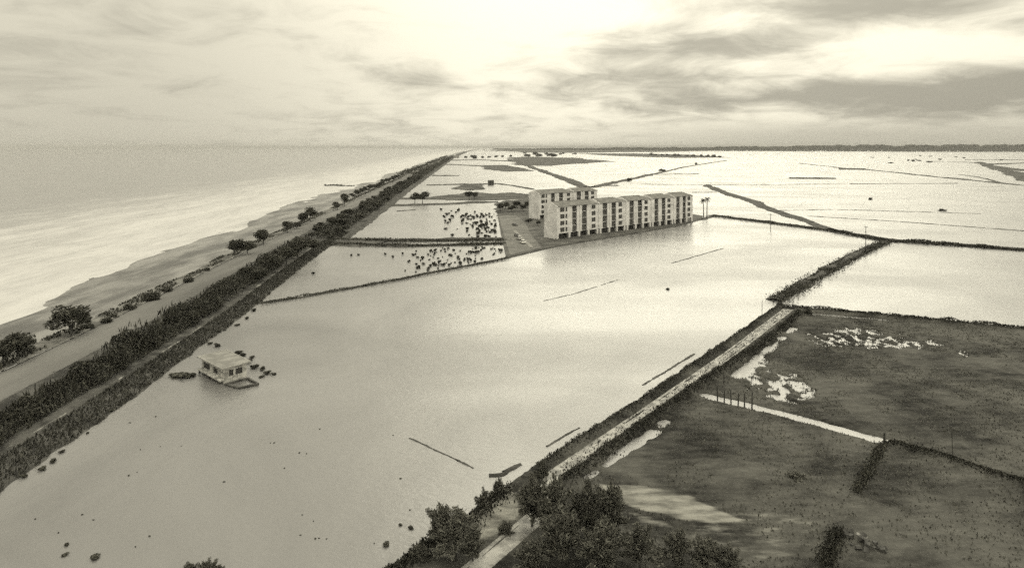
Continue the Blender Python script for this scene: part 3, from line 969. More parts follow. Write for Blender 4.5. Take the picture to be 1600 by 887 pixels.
# ------------------------------------------------------------------ cars
def car(px, py, ang, paint, label):
    x, y = G(px, py, .45)
    root = link('car', None, loc=(x, y, .442), rot=(0, 0, ang), label=label, cat='car', group='cars left in the car park')
    prof = [(-2.0, .35), (-2.05, .62), (-1.95, .82), (-1.1, .88), (0.95, .88), (1.85, .78), (2.02, .58), (2.0, .35)]
    def ext(pr, hw, taper=1.0):
        n_ = len(pr)
        vs = [(a, -hw * taper, c) for a, c in pr] + [(a, hw * taper, c) for a, c in pr]
        return vs, [tuple(range(n_ - 1, -1, -1)), tuple(range(n_, 2 * n_))] + [(i, (i + 1) % n_, (i + 1) % n_ + n_, i + n_) for i in range(n_)]
    def cabin(hb, ht, z1):
        pr = [(-1.25, .88), (-0.85, z1), (0.35, z1), (0.95, .88)]
        vs = [(a, -(hb if c < 1 else ht), c) for a, c in pr] + [(a, (hb if c < 1 else ht), c) for a, c in pr]
        return vs, [(3, 2, 1, 0), (4, 5, 6, 7)] + [(i, (i + 1) % 4, (i + 1) % 4 + 4, i + 4) for i in range(4)]
    link('body', MB().add(*ext(prof, .78)).mesh('body'), M[paint], parent=root)
    link('cabin', MB().add(*cabin(.70, .56, 1.34)).mesh('cabin'), M['glass'], parent=root)
    link('car_roof', MB().box(-.86, .36, -.58, .58, 1.33, 1.40).mesh('car_roof'), M[paint], parent=root)
    for sx in (-1.25, 1.25):
        for sy in (-.70, .70):
            wl = link('wheel', MB().tube([(sx, sy - .1, .30), (sx, sy + .1, .30)], .30, 12).mesh('wheel'), M['tyre'], parent=root)
            link('hubcap', MB().tube([(sx, sy - .105, .30), (sx, sy + .105, .30)], .15, 8).mesh('hubcap'), M['kerb'], parent=wl)
    for sy in (-.55, .55):
        link('headlight', MB().tube([(1.98, sy, .62), (2.06, sy, .62)], .11, 8).mesh('headlight'), M['kerb'], parent=root)
    link('bumper', MB().box(2.0, 2.1, -.75, .75, .38, .50).box(-2.13, -2.03, -.75, .75, .38, .50).mesh('bumper'), M['kerb'], parent=root)


car(816.6, 380, 1.78, 'car0', 'pale car nearest the water by the kerb strip')
car(811.2, 374.0, 1.78, 'car2', 'grey car parked just behind the pale nearest one')
car(807, 369.2, 1.78, 'car1', 'dark car third along the kerb strip')
car(804.5, 352.5, 2.0, 'car1', 'dark car standing alone in the middle of the car park')

# ------------------------------------------------------------------ flooded hut and its sunken terrace
F = Vector((-48.9, 108.4, 0)); hang = math.atan2(0.66, -0.75)      # local x runs along the long left face
hut = link('hut', None, loc=F, rot=(0, 0, hang), label='small flat roofed hut standing in the flood water', cat='hut')
# local: x 0..8.4 along the left face, y -4..0 is the body (front-right face at x=0)
L, D, HH = 8.4, 4.1, 2.65
wl = MB()
wl.box(0.003, 0.25, -D, 0, -1, 0.95).box(0.003, 0.25, -D, -3.3, 0.95, 2.0).box(0.003, 0.25, -2.1, -1.75, .95, 2.0).box(.003, .25, -1.0, 0, .95, 2.0).box(0.003, 0.25, -D, 0, 2.0, HH)
wl.box(0.25, L, -0.25, -0.003, -1, 0.95).box(0.25, 2.2, -.25, -.003, .95, 2.0).box(4.0, 5.2, -.25, -.003, .95, 2.0).box(7.9, L, -.25, -.003, .95, 2.0).box(.25, L, -.25, -.003, 2.0, HH)
wl.box(L - .25, L, -D, -.25, -1, HH).box(.25, L - .25, -D, -D + .25, -1, HH)
link('wall', wl.mesh('wall'), M['hutwhite'], parent=hut)
link('roof', MB().box(-0.45, L + 0.5, -D - 0.35, 0.45, HH, HH + 0.16).mesh('roof'), M['slab'], parent=hut)
link('roof_edge', MB().box(-0.5, L + 0.55, 0.452, 0.56, HH - .06, HH + .20).box(-0.56, -0.452, -D - .4, .56, HH - .062, HH + .202)
     .box(-0.5, L + 0.55, -D - .46, -D - .352, HH - .06, HH + .20).box(L + .502, L + .61, -D - .4, .56, HH - .062, HH + .202).mesh('roof_edge'), M['concrete'], parent=hut)
link('ledge', MB().box(-0.35, L, 0.002, 0.75, 0.55, 0.8).mesh('ledge'), M['hutwhite'], parent=hut)
for x0_, x1_ in ((2.2, 4.0), (5.2, 7.9)):
    link('window', MB().box(x0_, x1_, -.2, -.15, .95, 2.0).mesh('window'), M['dark'], parent=hut)
for y0_, y1_ in ((-3.3, -2.1), (-1.75, -1.0)):
    link('window', MB().box(.12, .17, y0_, y1_, .95, 2.0).mesh('window'), M['dark'], parent=hut)
for q in (0.4, 4.2, 8.0):
    link('ledge_post', MB().box(q - .12, q + .12, .45, .70, -1, .55).mesh('ledge_post'), M['wood'], parent=hut)
tw = MB()
tp = [G(x, y, .2) for x, y in ((352, 600), (387, 590.5), (403.5, 599.5), (374, 605.5))]
for (a, b_), hh in zip(zip(tp, tp[1:] + tp[:1]), (.32, .34, .36, .30)):
    d = Vector((b_[0] - a[0], b_[1] - a[1])).normalized(); nn = Vector((-d.y, d.x)) * .16
    c = [(a[0] + nn.x, a[1] + nn.y), (b_[0] + nn.x, b_[1] + nn.y), (b_[0] - nn.x, b_[1] - nn.y), (a[0] - nn.x, a[1] - nn.y)]
    tw.add([(x, y, -.6) for x, y in c] + [(x, y, hh) for x, y in c], [(0, 3, 2, 1), (4, 5, 6, 7), (0, 1, 5, 4), (1, 2, 6, 5), (2, 3, 7, 6), (3, 0, 4, 7)])
link('terrace_wall', tw.mesh('terrace_wall'), M['stone'], label='low dark wall of a sunken terrace beside the flooded hut', cat='wall')

# lone field hut and far houses
def shed(px, py, wd, dp, h, ang, label, mat, name='shed'):
    x, y = G(px, py, .6)
    r_ = link(name, None, loc=(x, y, .3), rot=(0, 0, ang), label=label, cat='hut' if name == 'shed' else 'house')
    link('wall', MB().box(-wd / 2, wd / 2, -dp / 2, dp / 2, -.5, h).mesh('wall'), mat, parent=r_)
    rv = [(-wd / 2 - .4, -dp / 2 - .4, h), (wd / 2 + .4, -dp / 2 - .4, h), (wd / 2 + .4, dp / 2 + .4, h), (-wd / 2 - .4, dp / 2 + .4, h), (-wd / 2, 0, h + 1.6), (wd / 2, 0, h + 1.6)]
    link('roof', MB().add(rv, [(0, 3, 2, 1), (0, 1, 5, 4), (2, 3, 4, 5), (1, 2, 5), (3, 0, 4)]).mesh('roof'), M['roof'] if mat != M['wood'] else M['wood'], parent=r_)
    link('door', MB().box(-.8, .8, -dp / 2 - .06, -dp / 2 - .003, -.2, 2.2).mesh('door'), M['dark'], parent=r_)


shed(767, 288, 5.5, 5, 3.2, .2, 'lone dark field hut on its dyke in the flood', M['wood'])
shed(713, 246.5, 22, 14, 8, .1, 'pale far house at the end of the coast hedge', M['concrete'], 'house')

# ------------------------------------------------------------------ palms
def palm(px, py, h, lean, label):
    x, y = G(px, py, .3)
    r_ = link('palm_tree', None, loc=(x, y, .0), label=label, cat='palm')
    link('trunk', MB().tube([(0, 0, -.3), (lean * .3, 0, h * .5), (lean, 0, h)], [.32, .24, .2], 8).mesh('trunk', True), M['bark'], parent=r_)
    rr = random.Random(px)
    vs = []; fs = []
    for i in range(26):
        a = 6.283 * i / 26 + rr.uniform(-.15, .15); el = rr.uniform(-0.6, 1.1); ln = rr.uniform(1.6, 2.3)
        c = Vector((lean, 0, h)); prev = c
        for s_ in range(1, 9):
            t_ = s_ / 8
            q = c + Vector((math.cos(a) * math.cos(el) * ln * t_, math.sin(a) * math.cos(el) * ln * t_, math.sin(el) * ln * t_ - 1.1 * t_ * t_))
            d_ = (q - prev).normalized(); sd2 = d_.cross(Vector((0, 0, 1))).normalized()
            for sg in (-1, 1):
                n_ = len(vs)
                vs += [tuple(prev), tuple(q), tuple(q + sd2 * sg * .5 * (1 - t_ * .5) + Vector((0, 0, -.3)) + d_ * .25)]
                fs.append((n_, n_ + 1, n_ + 2))
            prev = q
    link('crown', mesh('crown', vs, fs), M['leaf'], parent=r_)


palm(1104.5, 340.5, 11.2, .2, 'taller palm on the spit beyond the long block')
palm(1099.5, 338.5, 10.0, -.3, 'shorter palm just left of the taller one')

# ------------------------------------------------------------------ poles and posts
def pole(px, py, h, r_, lean, label, cat='pole', arms=False, z=0.2, name='utility_pole', group=None):
    x, y = G(px, py, z)
    o = link(name, None, loc=(x, y, 0), label=label, cat=cat, group=group)
    link('shaft', MB().tube([(0, 0, -.5), (lean, 0, h)], [r_, r_ * .75], 7).mesh('shaft'), M['wood'], parent=o)
    if arms:
        link('crossarm', MB().box(lean - .7, lean + .7, -.05, .05, h - .5, h - .36).mesh('crossarm'), M['wood'], parent=o)
        for q in (-.6, .6):
            link('insulator', MB().tube([(lean + q, 0, h - .36), (lean + q, 0, h - .18)], .05, 6).mesh('insulator'), M['kerb'], parent=o)
    return o


pole(1352.5, 389, 9.2, .13, .1, 'tall thin pole rising from the weedy dyke', arms=True)
pole(1204, 361, 8.5, .14, 0, 'faint thin pole beside the ragged dyke', arms=True)
pole(1190.5, 497, 4.4, .07, .05, 'slender pole standing at the corner of the farm track')
pole(1489, 716, 3.7, .06, -.15, 'lone leaning pole in the dark pasture')
pl_lab = ['first', 'second', 'third', 'fourth', 'fifth', 'sixth']
for i, (px, py, h, ln) in enumerate([(1121, 626, 2.6, .0), (1131.5, 629, 2.3, .05), (1142.5, 631, 2.5, -.1), (1153, 634, 2.2, .12), (1163, 636.5, 2.4, .05), (1174.5, 640, 2.9, .1)]):
    pole(px, py, h, .12, ln, pl_lab[i] + ' dark fence post from the track beside the water channel', 'post', name='fence_post', group='posts along the water channel')
pole(1131, 600, 2.4, .10, 0, 'dark post standing alone behind the post row', 'post', name='fence_post')
pole(1382, 693, 1.7, .16, 0, 'short stout post where the channel ends', 'post', name='fence_post')

# ------------------------------------------------------------------ groyne
gr = link('groyne', None, loc=(0, 0, 0), label='rough rock groyne jutting into the surf', cat='groyne')
for i in range(30):
    px = 508 + 47 * (i + R.random()) / 30
    x, y = G(px, 290 + R.uniform(-.5, .5) + (0 if px < 535 else .6), .2)
    s_ = R.uniform(1.0, 1.9) * (1 if px < 535 else .65)
    m_ = MB()
    n_ = 8
    vs = []
    for ring, (zz_, rr_) in enumerate(((-1, .9), (0, 1.05), (.7, .75))):
        for q in range(6):
            a = 6.283 * q / 6
            j = rr_ * R.uniform(.7, 1.15)
            vs.append((math.cos(a) * j * s_, math.sin(a) * j * s_ * 1.3, zz_ * s_ * .9))
    vs.append((0, 0, .95 * s_))
    fs = []
    for ring in range(2):
        for q in range(6):
            fs.append((ring * 6 + q, ring * 6 + (q + 1) % 6, ring * 6 + 6 + (q + 1) % 6, ring * 6 + 6 + q))
    for q in range(6):
        fs.append((12 + q, 12 + (q + 1) % 6, 18))
    link('rock', mesh('rock', vs, fs), M['stone'], parent=gr, loc=(x, y, .15))

# ------------------------------------------------------------------ trees by the coast road (sea side)
sea_trees = [
    (4, 573, 2.6, 4.6, 'dark tree cut by the picture edge between beach and road'),
    (29, 568, 2.6, 4.9, 'ragged roadside tree second from the picture edge'),
    (111, 528, 3.2, 5.6, 'large round tree leaning toward the beach beside the road'),
    (366, 401, 3.3, 5.3, 'wide dark tree of the touching pair beside the road'),
    (387, 399, 2.6, 4.6, 'smaller tree of the touching pair beside the road'),
    (411, 384, 3.3, 6.0, 'round solitary tree between beach and road, past the pair'),
    (449, 365, 2.9, 5.0, 'round tree opposite the causeway junction'),
    (464, 359, 1.9, 3.0, 'low small tree just past the junction tree'),
    (472, 352, 3.0, 5.5, 'tree at the front of the third roadside clump'),
    (485, 347, 3.1, 6.8, 'taller tree at the back of the third roadside clump'),
    (527, 329, 2.6, 5.0, 'small round tree before the tall narrow one'),
    (538, 324, 2.8, 8.0, 'tall narrow tree alone beside the far road'),
]
for (px, py, r_, h, lab) in sea_trees:
    tree(px, py, r_ * 1.28, h * 1.25, lab, z=1.0, group='trees between beach and road')
for (px, py, r_, h, lab) in [(138, 517, 1.6, 1.8, 'low round shrub beside the large leaning tree'), (166, 507, 1.8, 1.9, 'dark shrub at the road edge past the leaning tree'),
                             (180, 499, 1.3, 1.4, 'smaller shrub at the road edge past the dark one'), (205, 487, 1.8, 2.4, 'loose scrub where the verge widens'),
                             (236, 472, 2.6, 2.8, 'bigger pale shrub at the top of the verge'), (262, 458, 1.9, 1.7, 'low shrub on the verge behind the pale one'),
                             (295, 443, 2.2, 2.0, 'flat shrub on the verge halfway to the tree pair'), (325, 425, 1.8, 1.6, 'small shrub just before the touching tree pair')]:
    bush(px, py, r_, h, lab, z=.9, group='shrubs on the verge')
# sea-side trees of the avenue farther on
yy = 490.0
while yy < 800:
    x = float(coast(yy)) - 8 - R.uniform(0, 2.5)
    px = CX + x / yy * FPX; py = HOR + (EYE - 1) / yy * FPX
    tree(px, py, R.uniform(2.8, 4.2), R.uniform(3.5, 6.5), 'roadside tree on the sea side past the tall narrow one', z=1.0, group='avenue trees on the sea side')
    yy += 15 * R.uniform(.6, 1.3)
yy = 285.0
while yy < 800:
    sec = 0 if yy < 430 else (1 if yy < 600 else 2)
    for q in range(2):
        x = float(coast(yy)) + R.uniform(8, 21)
        px = CX + x / yy * FPX; py = HOR + (EYE - 1) / yy * FPX
        tree(px, py, R.uniform(2.4, 4.2), R.uniform(3.0, 5.2), ['inland roadside tree beside the flooded field with shrubs', 'inland roadside tree level with the overgrown strip', 'inland roadside tree level with the lone field hut'][sec],
             z=1.0, group='belt trees inland of the road, ' + ['near', 'middle', 'far'][sec] + ' stretch')
    yy += (9 + yy * .010) * R.uniform(.7, 1.3)
r = np.random.default_rng(650)
n_ = 14000
bY = 800 * (3.2 ** r.uniform(0, 1, n_))
side = r.uniform(0, 1, n_)
bO = np.where(side < .35, r.uniform(-12, -6, n_), r.uniform(6, 22, n_))
bH = 3.0 + 6.0 * np.clip(.5 + 1.8 * fbm(bY * .05, bO * .1, 651, 4), 0, 1)
link('tree_belt', leaf_mesh('tree_belt', np.stack([coast(bY) + bO, bY, 1 + bH * r.uniform(0, 1, n_) ** .6], 1), 1.1, 652, .2, 1.4), M['leaf'], kind='stuff',
     label='dense belt of trees closing over the far coast road', cat='trees')
for (px, py, r_, h, lab) in [(466, 402, 3.4, 6.6, 'tallest dark tree at the causeway junction'), (490, 395, 3.3, 5.0, 'dark tree right of the tallest at the causeway junction'),
                             (430, 425, 3.0, 5.2, 'dark rounded tree before the junction on the inland side'), (408, 440, 2.2, 3.6, 'smaller tree before the junction on the inland side'),
                             (383, 436, 2.0, 3.4, 'small round tree at the inland road edge'), (448, 413, 3.1, 5.4, 'dark tree between the junction tree and the rounded one')]:
    tree(px, py, r_ * 1.25, h * 1.15, lab, z=1.1, group='trees at the causeway junction')
tree(46, 640, 1.5, 2.6, 'small lone tree leaning over the road edge in front of the hedge', z=1.4)

# ------------------------------------------------------------------ hedge along the road: one mass of scrub and cane
def hedge_points(n_, y0, y1, o0, o1, hmin, hmax, seed):
    r = np.random.default_rng(seed)
    Y_ = y0 + (y1 - y0) * r.uniform(0, 1, n_) ** 1.15
    O_ = r.uniform(o0, o1, n_)
    o0 = o0 - 2.0 * (vnoise(Y_ * .11, Y_ * 0, seed + 5) - .35); o1 = o1 + 1.2 * (vnoise(Y_ * .17, Y_ * 0, seed + 6) - .6)
    O_ = o0 + (o1 - o0) * r.uniform(0, 1, n_)
    top = hmin + (hmax - hmin) * np.clip(0.5 + 2.1 * fbm(O_ * .16, Y_ * .10, seed + 3, 4), 0, 1)
    top *= np.clip(.35 + 1.5 * vnoise(Y_ * .075, Y_ * 0 + .5, seed + 9), .4, 1.2)
    top *= np.interp(Y_, [70, 88, 104, 200, 262], [.3, .42, 1, 1, .8])
    top *= np.clip((O_ - o0) / 2.2 + .35, 0, 1) * np.clip((o1 - O_) / 1.6 + .25, 0, 1)
    u = r.uniform(0, 1, n_) ** 0.45
    X_ = coast(Y_) + O_
    return np.stack([X_, Y_, 1.05 + u * top], 1)


hp = hedge_points(30000, 48, 262, 8.4, 15.6, 1.2, 4.2, 610)
lr = np.random.default_rng(615)
for q in range(46):
    ly = 78 + 180 * lr.uniform(0, 1) ** 1.1; lo_ = lr.uniform(9, 15); rad_ = lr.uniform(1.2, 2.5); hh_ = lr.uniform(2.2, 4.6) * np.interp(ly, [78, 104], [.5, 1])
    d_ = lr.normal(size=(520, 3)); d_ /= np.linalg.norm(d_, axis=1)[:, None]
    d_ *= lr.uniform(.5, 1.05, 520)[:, None] ** .5
    hp = np.concatenate([hp, np.stack([float(coast(ly)) + lo_ + d_[:, 0] * rad_, ly + d_[:, 1] * rad_, 1 + hh_ * .5 + d_[:, 2] * hh_ * .55], 1)])
link('hedge', leaf_mesh('hedge', hp, .26, 611, .35, 2.0), M['hedge'], kind='stuff', label='dense dark scrub hedge between coast road and footpath', cat='hedge')
hp = hedge_points(3500, 48, 240, 9.2, 14.5, 1.6, 5.4, 620)
link('cane', leaf_mesh('cane', hp, .30, 621, 1.6, 4.5), M['hedge'], kind='stuff', label='tall cane blades standing out of the hedge', cat='cane')
hp = hedge_points(16000, 272, 820, 9.0, 20.5, 1.2, 3.6, 660)
link('roadside_scrub', leaf_mesh('roadside_scrub', hp, .55, 661, .2, 1.5), M['hedge'], kind='stuff', label='dark scrub filling the belt inland of the road past the causeway', cat='scrub')
rY = RN.uniform(48, 300, 16000); rO = 17.6 + RN.uniform(0, 1, 16000) ** 1.2 * 5.0
z_ = bank_z(rO, rY, coast(rY) + rO)
ok = z_ > 0.02
link('bank_grass', leaf_mesh('bank_grass', np.stack([coast(rY) + rO, rY, z_ + .15], 1)[ok], .22, 630, 1.2, 3.0), M['reed'], kind='stuff', label='coarse grass on the slope between footpath and flood', cat='grass')
rY = 60 + 760 * RN.uniform(0, 1, 14000) ** 1.6; rO = RN.uniform(-11, -5.2, 14000)
z_ = verge_z(rO, rY, 0)
m_ = vnoise(rO * .3, rY * .2, 77) > .42
link('verge_grass', leaf_mesh('verge_grass', np.stack([coast(rY) + rO, rY, z_ + .2], 1)[m_], .34, 631, .8, 2.0), M['hedge'], kind='stuff', label='low scrub along the sea side edge of the road', cat='grass')

# ------------------------------------------------------------------ field grass and bank weeds, near right
n_ = 90000
gx_ = RN.uniform(0, 140, n_); gy_ = 60 + 108 * RN.uniform(0, 1, n_) ** 1.4
keep = (gx_ < gy_ * .86) & in_poly(gx_, gy_, land)
gx_, gy_ = gx_[keep], gy_[keep]
hz_ = field_h(gx_, gy_)
dt = seg_dist(gx_, gy_, track)
sandm = np.zeros_like(gx_)
for pts, a in sands[:3]:
    sandm = np.maximum(sandm, in_poly(gx_, gy_, pts) * a)
keep = (RN.uniform(0, 1, len(gx_)) < np.interp(gy_, [60, 95, 130], [.3, .7, 1])) & (hz_ > -.16) & (dt > 1.5) & (sandm < .5) & (seg_dist(gx_, gy_, channel) > .9) & (vnoise(gx_ * .3, gy_ * .3, 88) * .6 + vnoise(gx_ * .05, gy_ * .05, 89) * .6 > .55)
link('field_grass', leaf_mesh('field_grass', np.stack([gx_, gy_, np.maximum(hz_, 0) + .06], 1)[keep], .16, 640, .8, 2.0), M['grass'], kind='stuff', label='rough tufted grass of the dark pasture', cat='grass')


n_ = 150000
qx = RN.uniform(20, 95, n_); qy = RN.uniform(80, 152, n_)
qh = field_h(qx, qy)
keep = (qh < .07) & (qh > -.22) & (seg_dist(qx, qy, channel) > 1.2) & in_poly(qx, qy, land) & (RN.uniform(0, 1, n_) < np.interp(qh, [-.2, 0, .07], [.12, .75, 1]))
link('pool_rushes', leaf_mesh('pool_rushes', np.stack([qx, qy, np.maximum(qh, 0) + .05], 1)[keep], .13, 645, .8, 2.4), M['grass'], kind='stuff', label='thin rushes poking out of the pasture pools', cat='rushes')


def weeds(pts, n_, spread, size, hgt, label, seed, mat='hedge', hf=None, name='bank_weeds'):
    r = np.random.default_rng(seed)
    p_ = np.array(pts)
    sl = np.linalg.norm(np.diff(p_, axis=0), axis=1); cum = np.concatenate([[0], np.cumsum(sl)])
    t_ = r.uniform(0, cum[-1], n_)
    x = np.interp(t_, cum, p_[:, 0]) + r.normal(size=n_) * spread; y = np.interp(t_, cum, p_[:, 1]) + r.normal(size=n_) * spread
    hh = hgt * np.clip(.5 + 1.6 * fbm(t_ / (spread * 5), t_ * 0, seed, 3), .05, 1.2)
    z = (hf(x, y) if hf else 0.3) + r.uniform(0, 1, n_) * hh
    return link(name, leaf_mesh(name, np.stack([x, y, z], 1), size, seed + 1, .5, 1.8), M[mat], kind='stuff', label=label, cat='weeds')


weeds(right_bank, 7000, .55, .2, .75, 'dark weeds on the bank between track and pasture', 700, hf=field_h)
weeds(track[:4], 1500, .75, .15, .25, 'grass creeping over the farm track', 726, hf=field_h)
weeds(left_bank[:4], 5000, .42, .17, .4, 'short weeds on the bank between track and flood', 702, hf=field_h)
weeds(top_bank, 4500, .45, .24, .7, 'weeds along the dyke at the far side of the pasture', 704, hf=field_h)
weeds(divide, 2500, .4, .17, .5, 'weeds on the dark bank dividing the pasture', 706, hf=field_h)
weeds(dark_ditch, 1800, .35, .17, .35, 'dark rushes in the short ditch across the pasture', 708, hf=field_h)
weeds(P([(1312, 826), (1300, 850), (1288, 885)]), 1600, .45, .17, .45, 'dark scrub along the ditch at the bottom edge', 710, hf=field_h)
weeds(P([(1384, 378), (1330, 402), (1270, 436), (1212, 470)]), 6000, 1.5, .32, 1.0, 'reeds on the wide weedy dyke', 712, 'hedge')
weeds(P([(1300, 361), (1385, 376), (1490, 383), (1720, 399)]), 4500, 1.0, .45, 1.6, 'scrub along the dark straight dyke', 714)
weeds(P([(1112, 337), (1180, 345), (1300, 361)]), 2500, 1.3, .4, .9, 'scrub on the ragged dyke past the palms', 716)
weeds(P([(405, 474), (620, 437), (795, 403)]), 2600, .6, .25, .5, 'weeds on the thin slanting dyke', 718)
weeds(P([(500, 374), (640, 376), (786, 375)]), 3500, 1.6, .4, .9, 'grass on the far edge of the causeway', 720)
weeds(P([(500, 381), (640, 384), (790, 380)]), 3000, 1.1, .4, .8, 'grass on the near edge of the causeway', 722)
weeds(left_bank[4:8], 3500, .55, .2, .9, 'low scrub on the shore at the foot of the big trees', 724, hf=field_h)

# rubble heap at the bottom edge
rh = link('rubble_heap', None, loc=(*G(1348, 846, .3), .3), label='small heap of dark rubble with one pale slab', cat='rubble')
for i in range(16):
    s_ = R.uniform(.15, .42)
    m_ = MB().box(-s_, s_, -s_ * .7, s_ * .7, -s_ * .5, s_ * .5)
    link('stone', m_.mesh('stone'), M['stone'], parent=rh, loc=(R.uniform(-1.4, 1.4), R.uniform(-1.6, 1.6), R.uniform(0, .4)), rot=(R.uniform(-.6, .6), R.uniform(-.6, .6), R.uniform(0, 6)))
link('slab', MB().box(-.5, .5, -.22, .22, -.06, .06).mesh('slab'), M['kerb'], parent=rh, loc=(.1, .3, .42), rot=(.12, .15, -.5))['label'] = 'pale broken slab'

# ------------------------------------------------------------------ near trees at the bottom
near = [
    (712, 866, 2.7, 3.7, 'broad bushy tree at the water edge, apart from the grove'),
    (690, 850, 1.9, 3.6, 'shorter half of the bushy tree pair at the water edge'),
    (738, 876, 1.6, 3.0, 'slim tree right beside the bushy one on the sandy shore'),
    (832, 822, 2.2, 4.8, 'feathery tree at the head of the grove beside the track'),
    (868, 838, 2.5, 5.6, 'tall feathery tree just behind the head of the grove'),
    (915, 838, 2.1, 4.9, 'feathery tree of the grove in front of the bare sand'),
    (955, 840, 2.3, 5.0, 'feathery tree of the grove at the sand edge'),
    (880, 880, 2.5, 4.6, 'big dark tree filling the middle of the grove'),
    (938, 892, 2.5, 4.4, 'dark tree of the grove at the bottom edge, left of two'),
    (1000, 888, 2.3, 3.8, 'dark tree of the grove at the bottom edge, right of two'),
    (1058, 884, 2.0, 3.0, 'low tree where the grove thins out'),
    (1102, 892, 1.9, 2.8, 'outer tree of the grove toward the pasture'),
    (1138, 896, 1.6, 2.4, 'last small tree of the grove toward the pasture'),
    (832, 893, 1.9, 2.8, 'low dark tree beside the track at the bottom edge'),
]
for (px, py, r_, h, lab) in near:
    tree(px, py, r_, h, lab, z=.3, kind='near', group='grove at the bottom edge')
for (px, py, r_, h, lab) in [(758, 792, 1.3, 1.8, 'dark shrub on the shore before the grove, left one'), (778, 780, 1.2, 2.0, 'dark shrub on the shore before the grove, right one'),
                             (847, 745, 1.0, 1.8, 'shrub at the end of the bank beside the track'), (790, 832, 1.0, 1.0, 'low shrub on the pale sand beside the track'),
                             (655, 874, 1.2, 1.3, 'low shrub low on the shore at the bottom edge'), (1245, 745, 1.3, .6, 'low dark bush in the middle of the pasture'),
                             (1262, 491, 1.5, 1.3, 'dark bush at the corner of the pasture by the track')]:
    bush(px, py, r_, h, lab, z=.25, kind='near')
for j, (px, py, r_, h) in enumerate([(297, 896, .9, .9), (325, 900, 1.2, 1.3), (345, 897, .7, .7)]):
    bush(px, py, r_, h, ['submerged tree top at the bottom edge, left of the tallest', 'tallest submerged tree top at the bottom edge of the flood', 'smallest submerged tree top, right of the tallest'][j], kind='near')

# ------------------------------------------------------------------ shrubs standing in the flooded fields
def scatter(n_, cx_, cy_, sx, sy, box, label, group, rmin, rmax):
    k_ = 0
    while k_ < n_:
        px = R.gauss(cx_, sx); py = R.gauss(cy_, sy)
        if not (box[0] < px < box[2] and box[1] < py < box[3]):
            continue
        if py > 437 - (px - 620) * .193 - 3 and py > 385:
            continue
        s_ = R.uniform(rmin, rmax)
        bush(px, py, s_, s_ * R.uniform(0.9, 1.6), label, kind='mid', group=group)
        k_ += 1


scatter(90, 695, 404, 30, 15, (610, 388, 785, 430), 'small dark shrub standing in the near flooded field left of the car park', 'shrubs in the near flooded field', .3, .85)
scatter(26, 755, 390, 16, 5, (700, 387, 792, 408), 'small dark shrub near the causeway beside the car park', 'shrubs beside the causeway', .35, .9)
scatter(85, 748, 350, 22, 13, (680, 328, 776, 373), 'dark shrub standing in the far flooded field by the car park', 'shrubs in the far flooded field', .4, 1.3)
scatter(22, 715, 340, 18, 9, (676, 328, 776, 360), 'scattered dark shrub in the open part of the far flooded field', 'open shrubs in the far flooded field', .6, 1.3)
for (px, py, lab) in [(548, 400, 'single tuft in the near flooded field, left of a twin'), (560, 399, 'single tuft in the near flooded field, right of a twin'),
                      (602, 398, 'lone tuft in the middle of the near flooded field'), (489, 428, 'lone tuft nearest the coast bank'),
                      (630, 397, 'tuft at the start of the shrubby patch'), (610, 373.5, 'tiny shrub on the far edge of the causeway')]:
    bush(px, py, .6, .9, lab, kind='far')

# trees around the blocks and in the far fields
for (px, py, r_, h, lab) in [(648, 318, 4.6, 8.2, 'big dark tree alone in the fields, left trunk'), (660, 318, 5.2, 9.4, 'big dark tree alone in the fields, right trunk'),
                             (733, 312, 4.2, 7.0, 'dark tree in the overgrown strip left of the rear block'), (741, 311, 3.6, 5.6, 'smaller tree beside the dark one in the overgrown strip'),
                             (782, 330, 3.4, 5.2, 'garden tree at the corner of the car park'), (790, 327, 3.4, 5.0, 'garden tree second from the car park corner'),
                             (799, 331, 3.2, 4.6, 'low garden tree north of the car park'), (808, 326, 3.6, 5.4, 'garden tree in the middle of the row by the rear block'),
                             (817, 330, 3.0, 4.6, 'garden tree beside the rear block gable'), (824, 326, 3.2, 5.0, 'garden tree touching the rear block gable'),
                             (840, 352, 2.2, 2.6, 'low tree in the yard between the blocks'), (826, 347, 2.4, 2.2, 'low bush in the yard by the rear block')]:
    tree(px, py, r_, h, lab, z=.4)
for (px, py, r_, h, lab) in [(741, 248, 14, 15, 'large dark far tree right of the pale house'), (727, 247, 9, 9, 'far tree between the pale house and the large tree'),
                             (755, 247, 9, 8, 'far tree right of the large one'), (765, 246.5, 10, 8, 'second far tree right of the large one'), (775, 246, 10, 9, 'third far tree right of the large one'),
                             (786, 245.5, 10, 9, 'fourth far tree right of the large one'), (797, 245, 10, 9, 'fifth far tree right of the large one'),
                             (1032, 268, 5, 5.5, 'dark clump on the thin far dyke'), (1038, 268, 4, 4, 'smaller clump beside the dark one on the far dyke'),
                             (982, 283, 4.5, 4.5, 'dark clump on the curving dyke'), (1088, 257, 4, 5, 'tiny tree on the thin far dyke'),
                             (1474, 330, 2.6, 1.8, 'small dark bush alone in the bright flood'), (1360, 312, 2.2, 1.8, 'tiny dark bush far out in the bright flood'),
                             (1044, 452, .8, .5, 'tiny dark lump in the middle of the wide flood')]:
    bush(px, py, r_, h, lab, kind='far')
for i in range(12):
    bush(1015 + i * 10 + R.uniform(-4, 4), 243 + i * .28, R.uniform(8, 14), R.uniform(8, 15), 'scrub clump on the far dark spit before the woods', kind='far', group='clumps on the far spit')
for i in range(16):
    px = R.uniform(815, 900)
    bush(px, R.uniform(240, 245), R.uniform(10, 20), R.uniform(9, 17), 'tree of the far coast wood above the dark marsh field', kind='far', group='far coast wood')
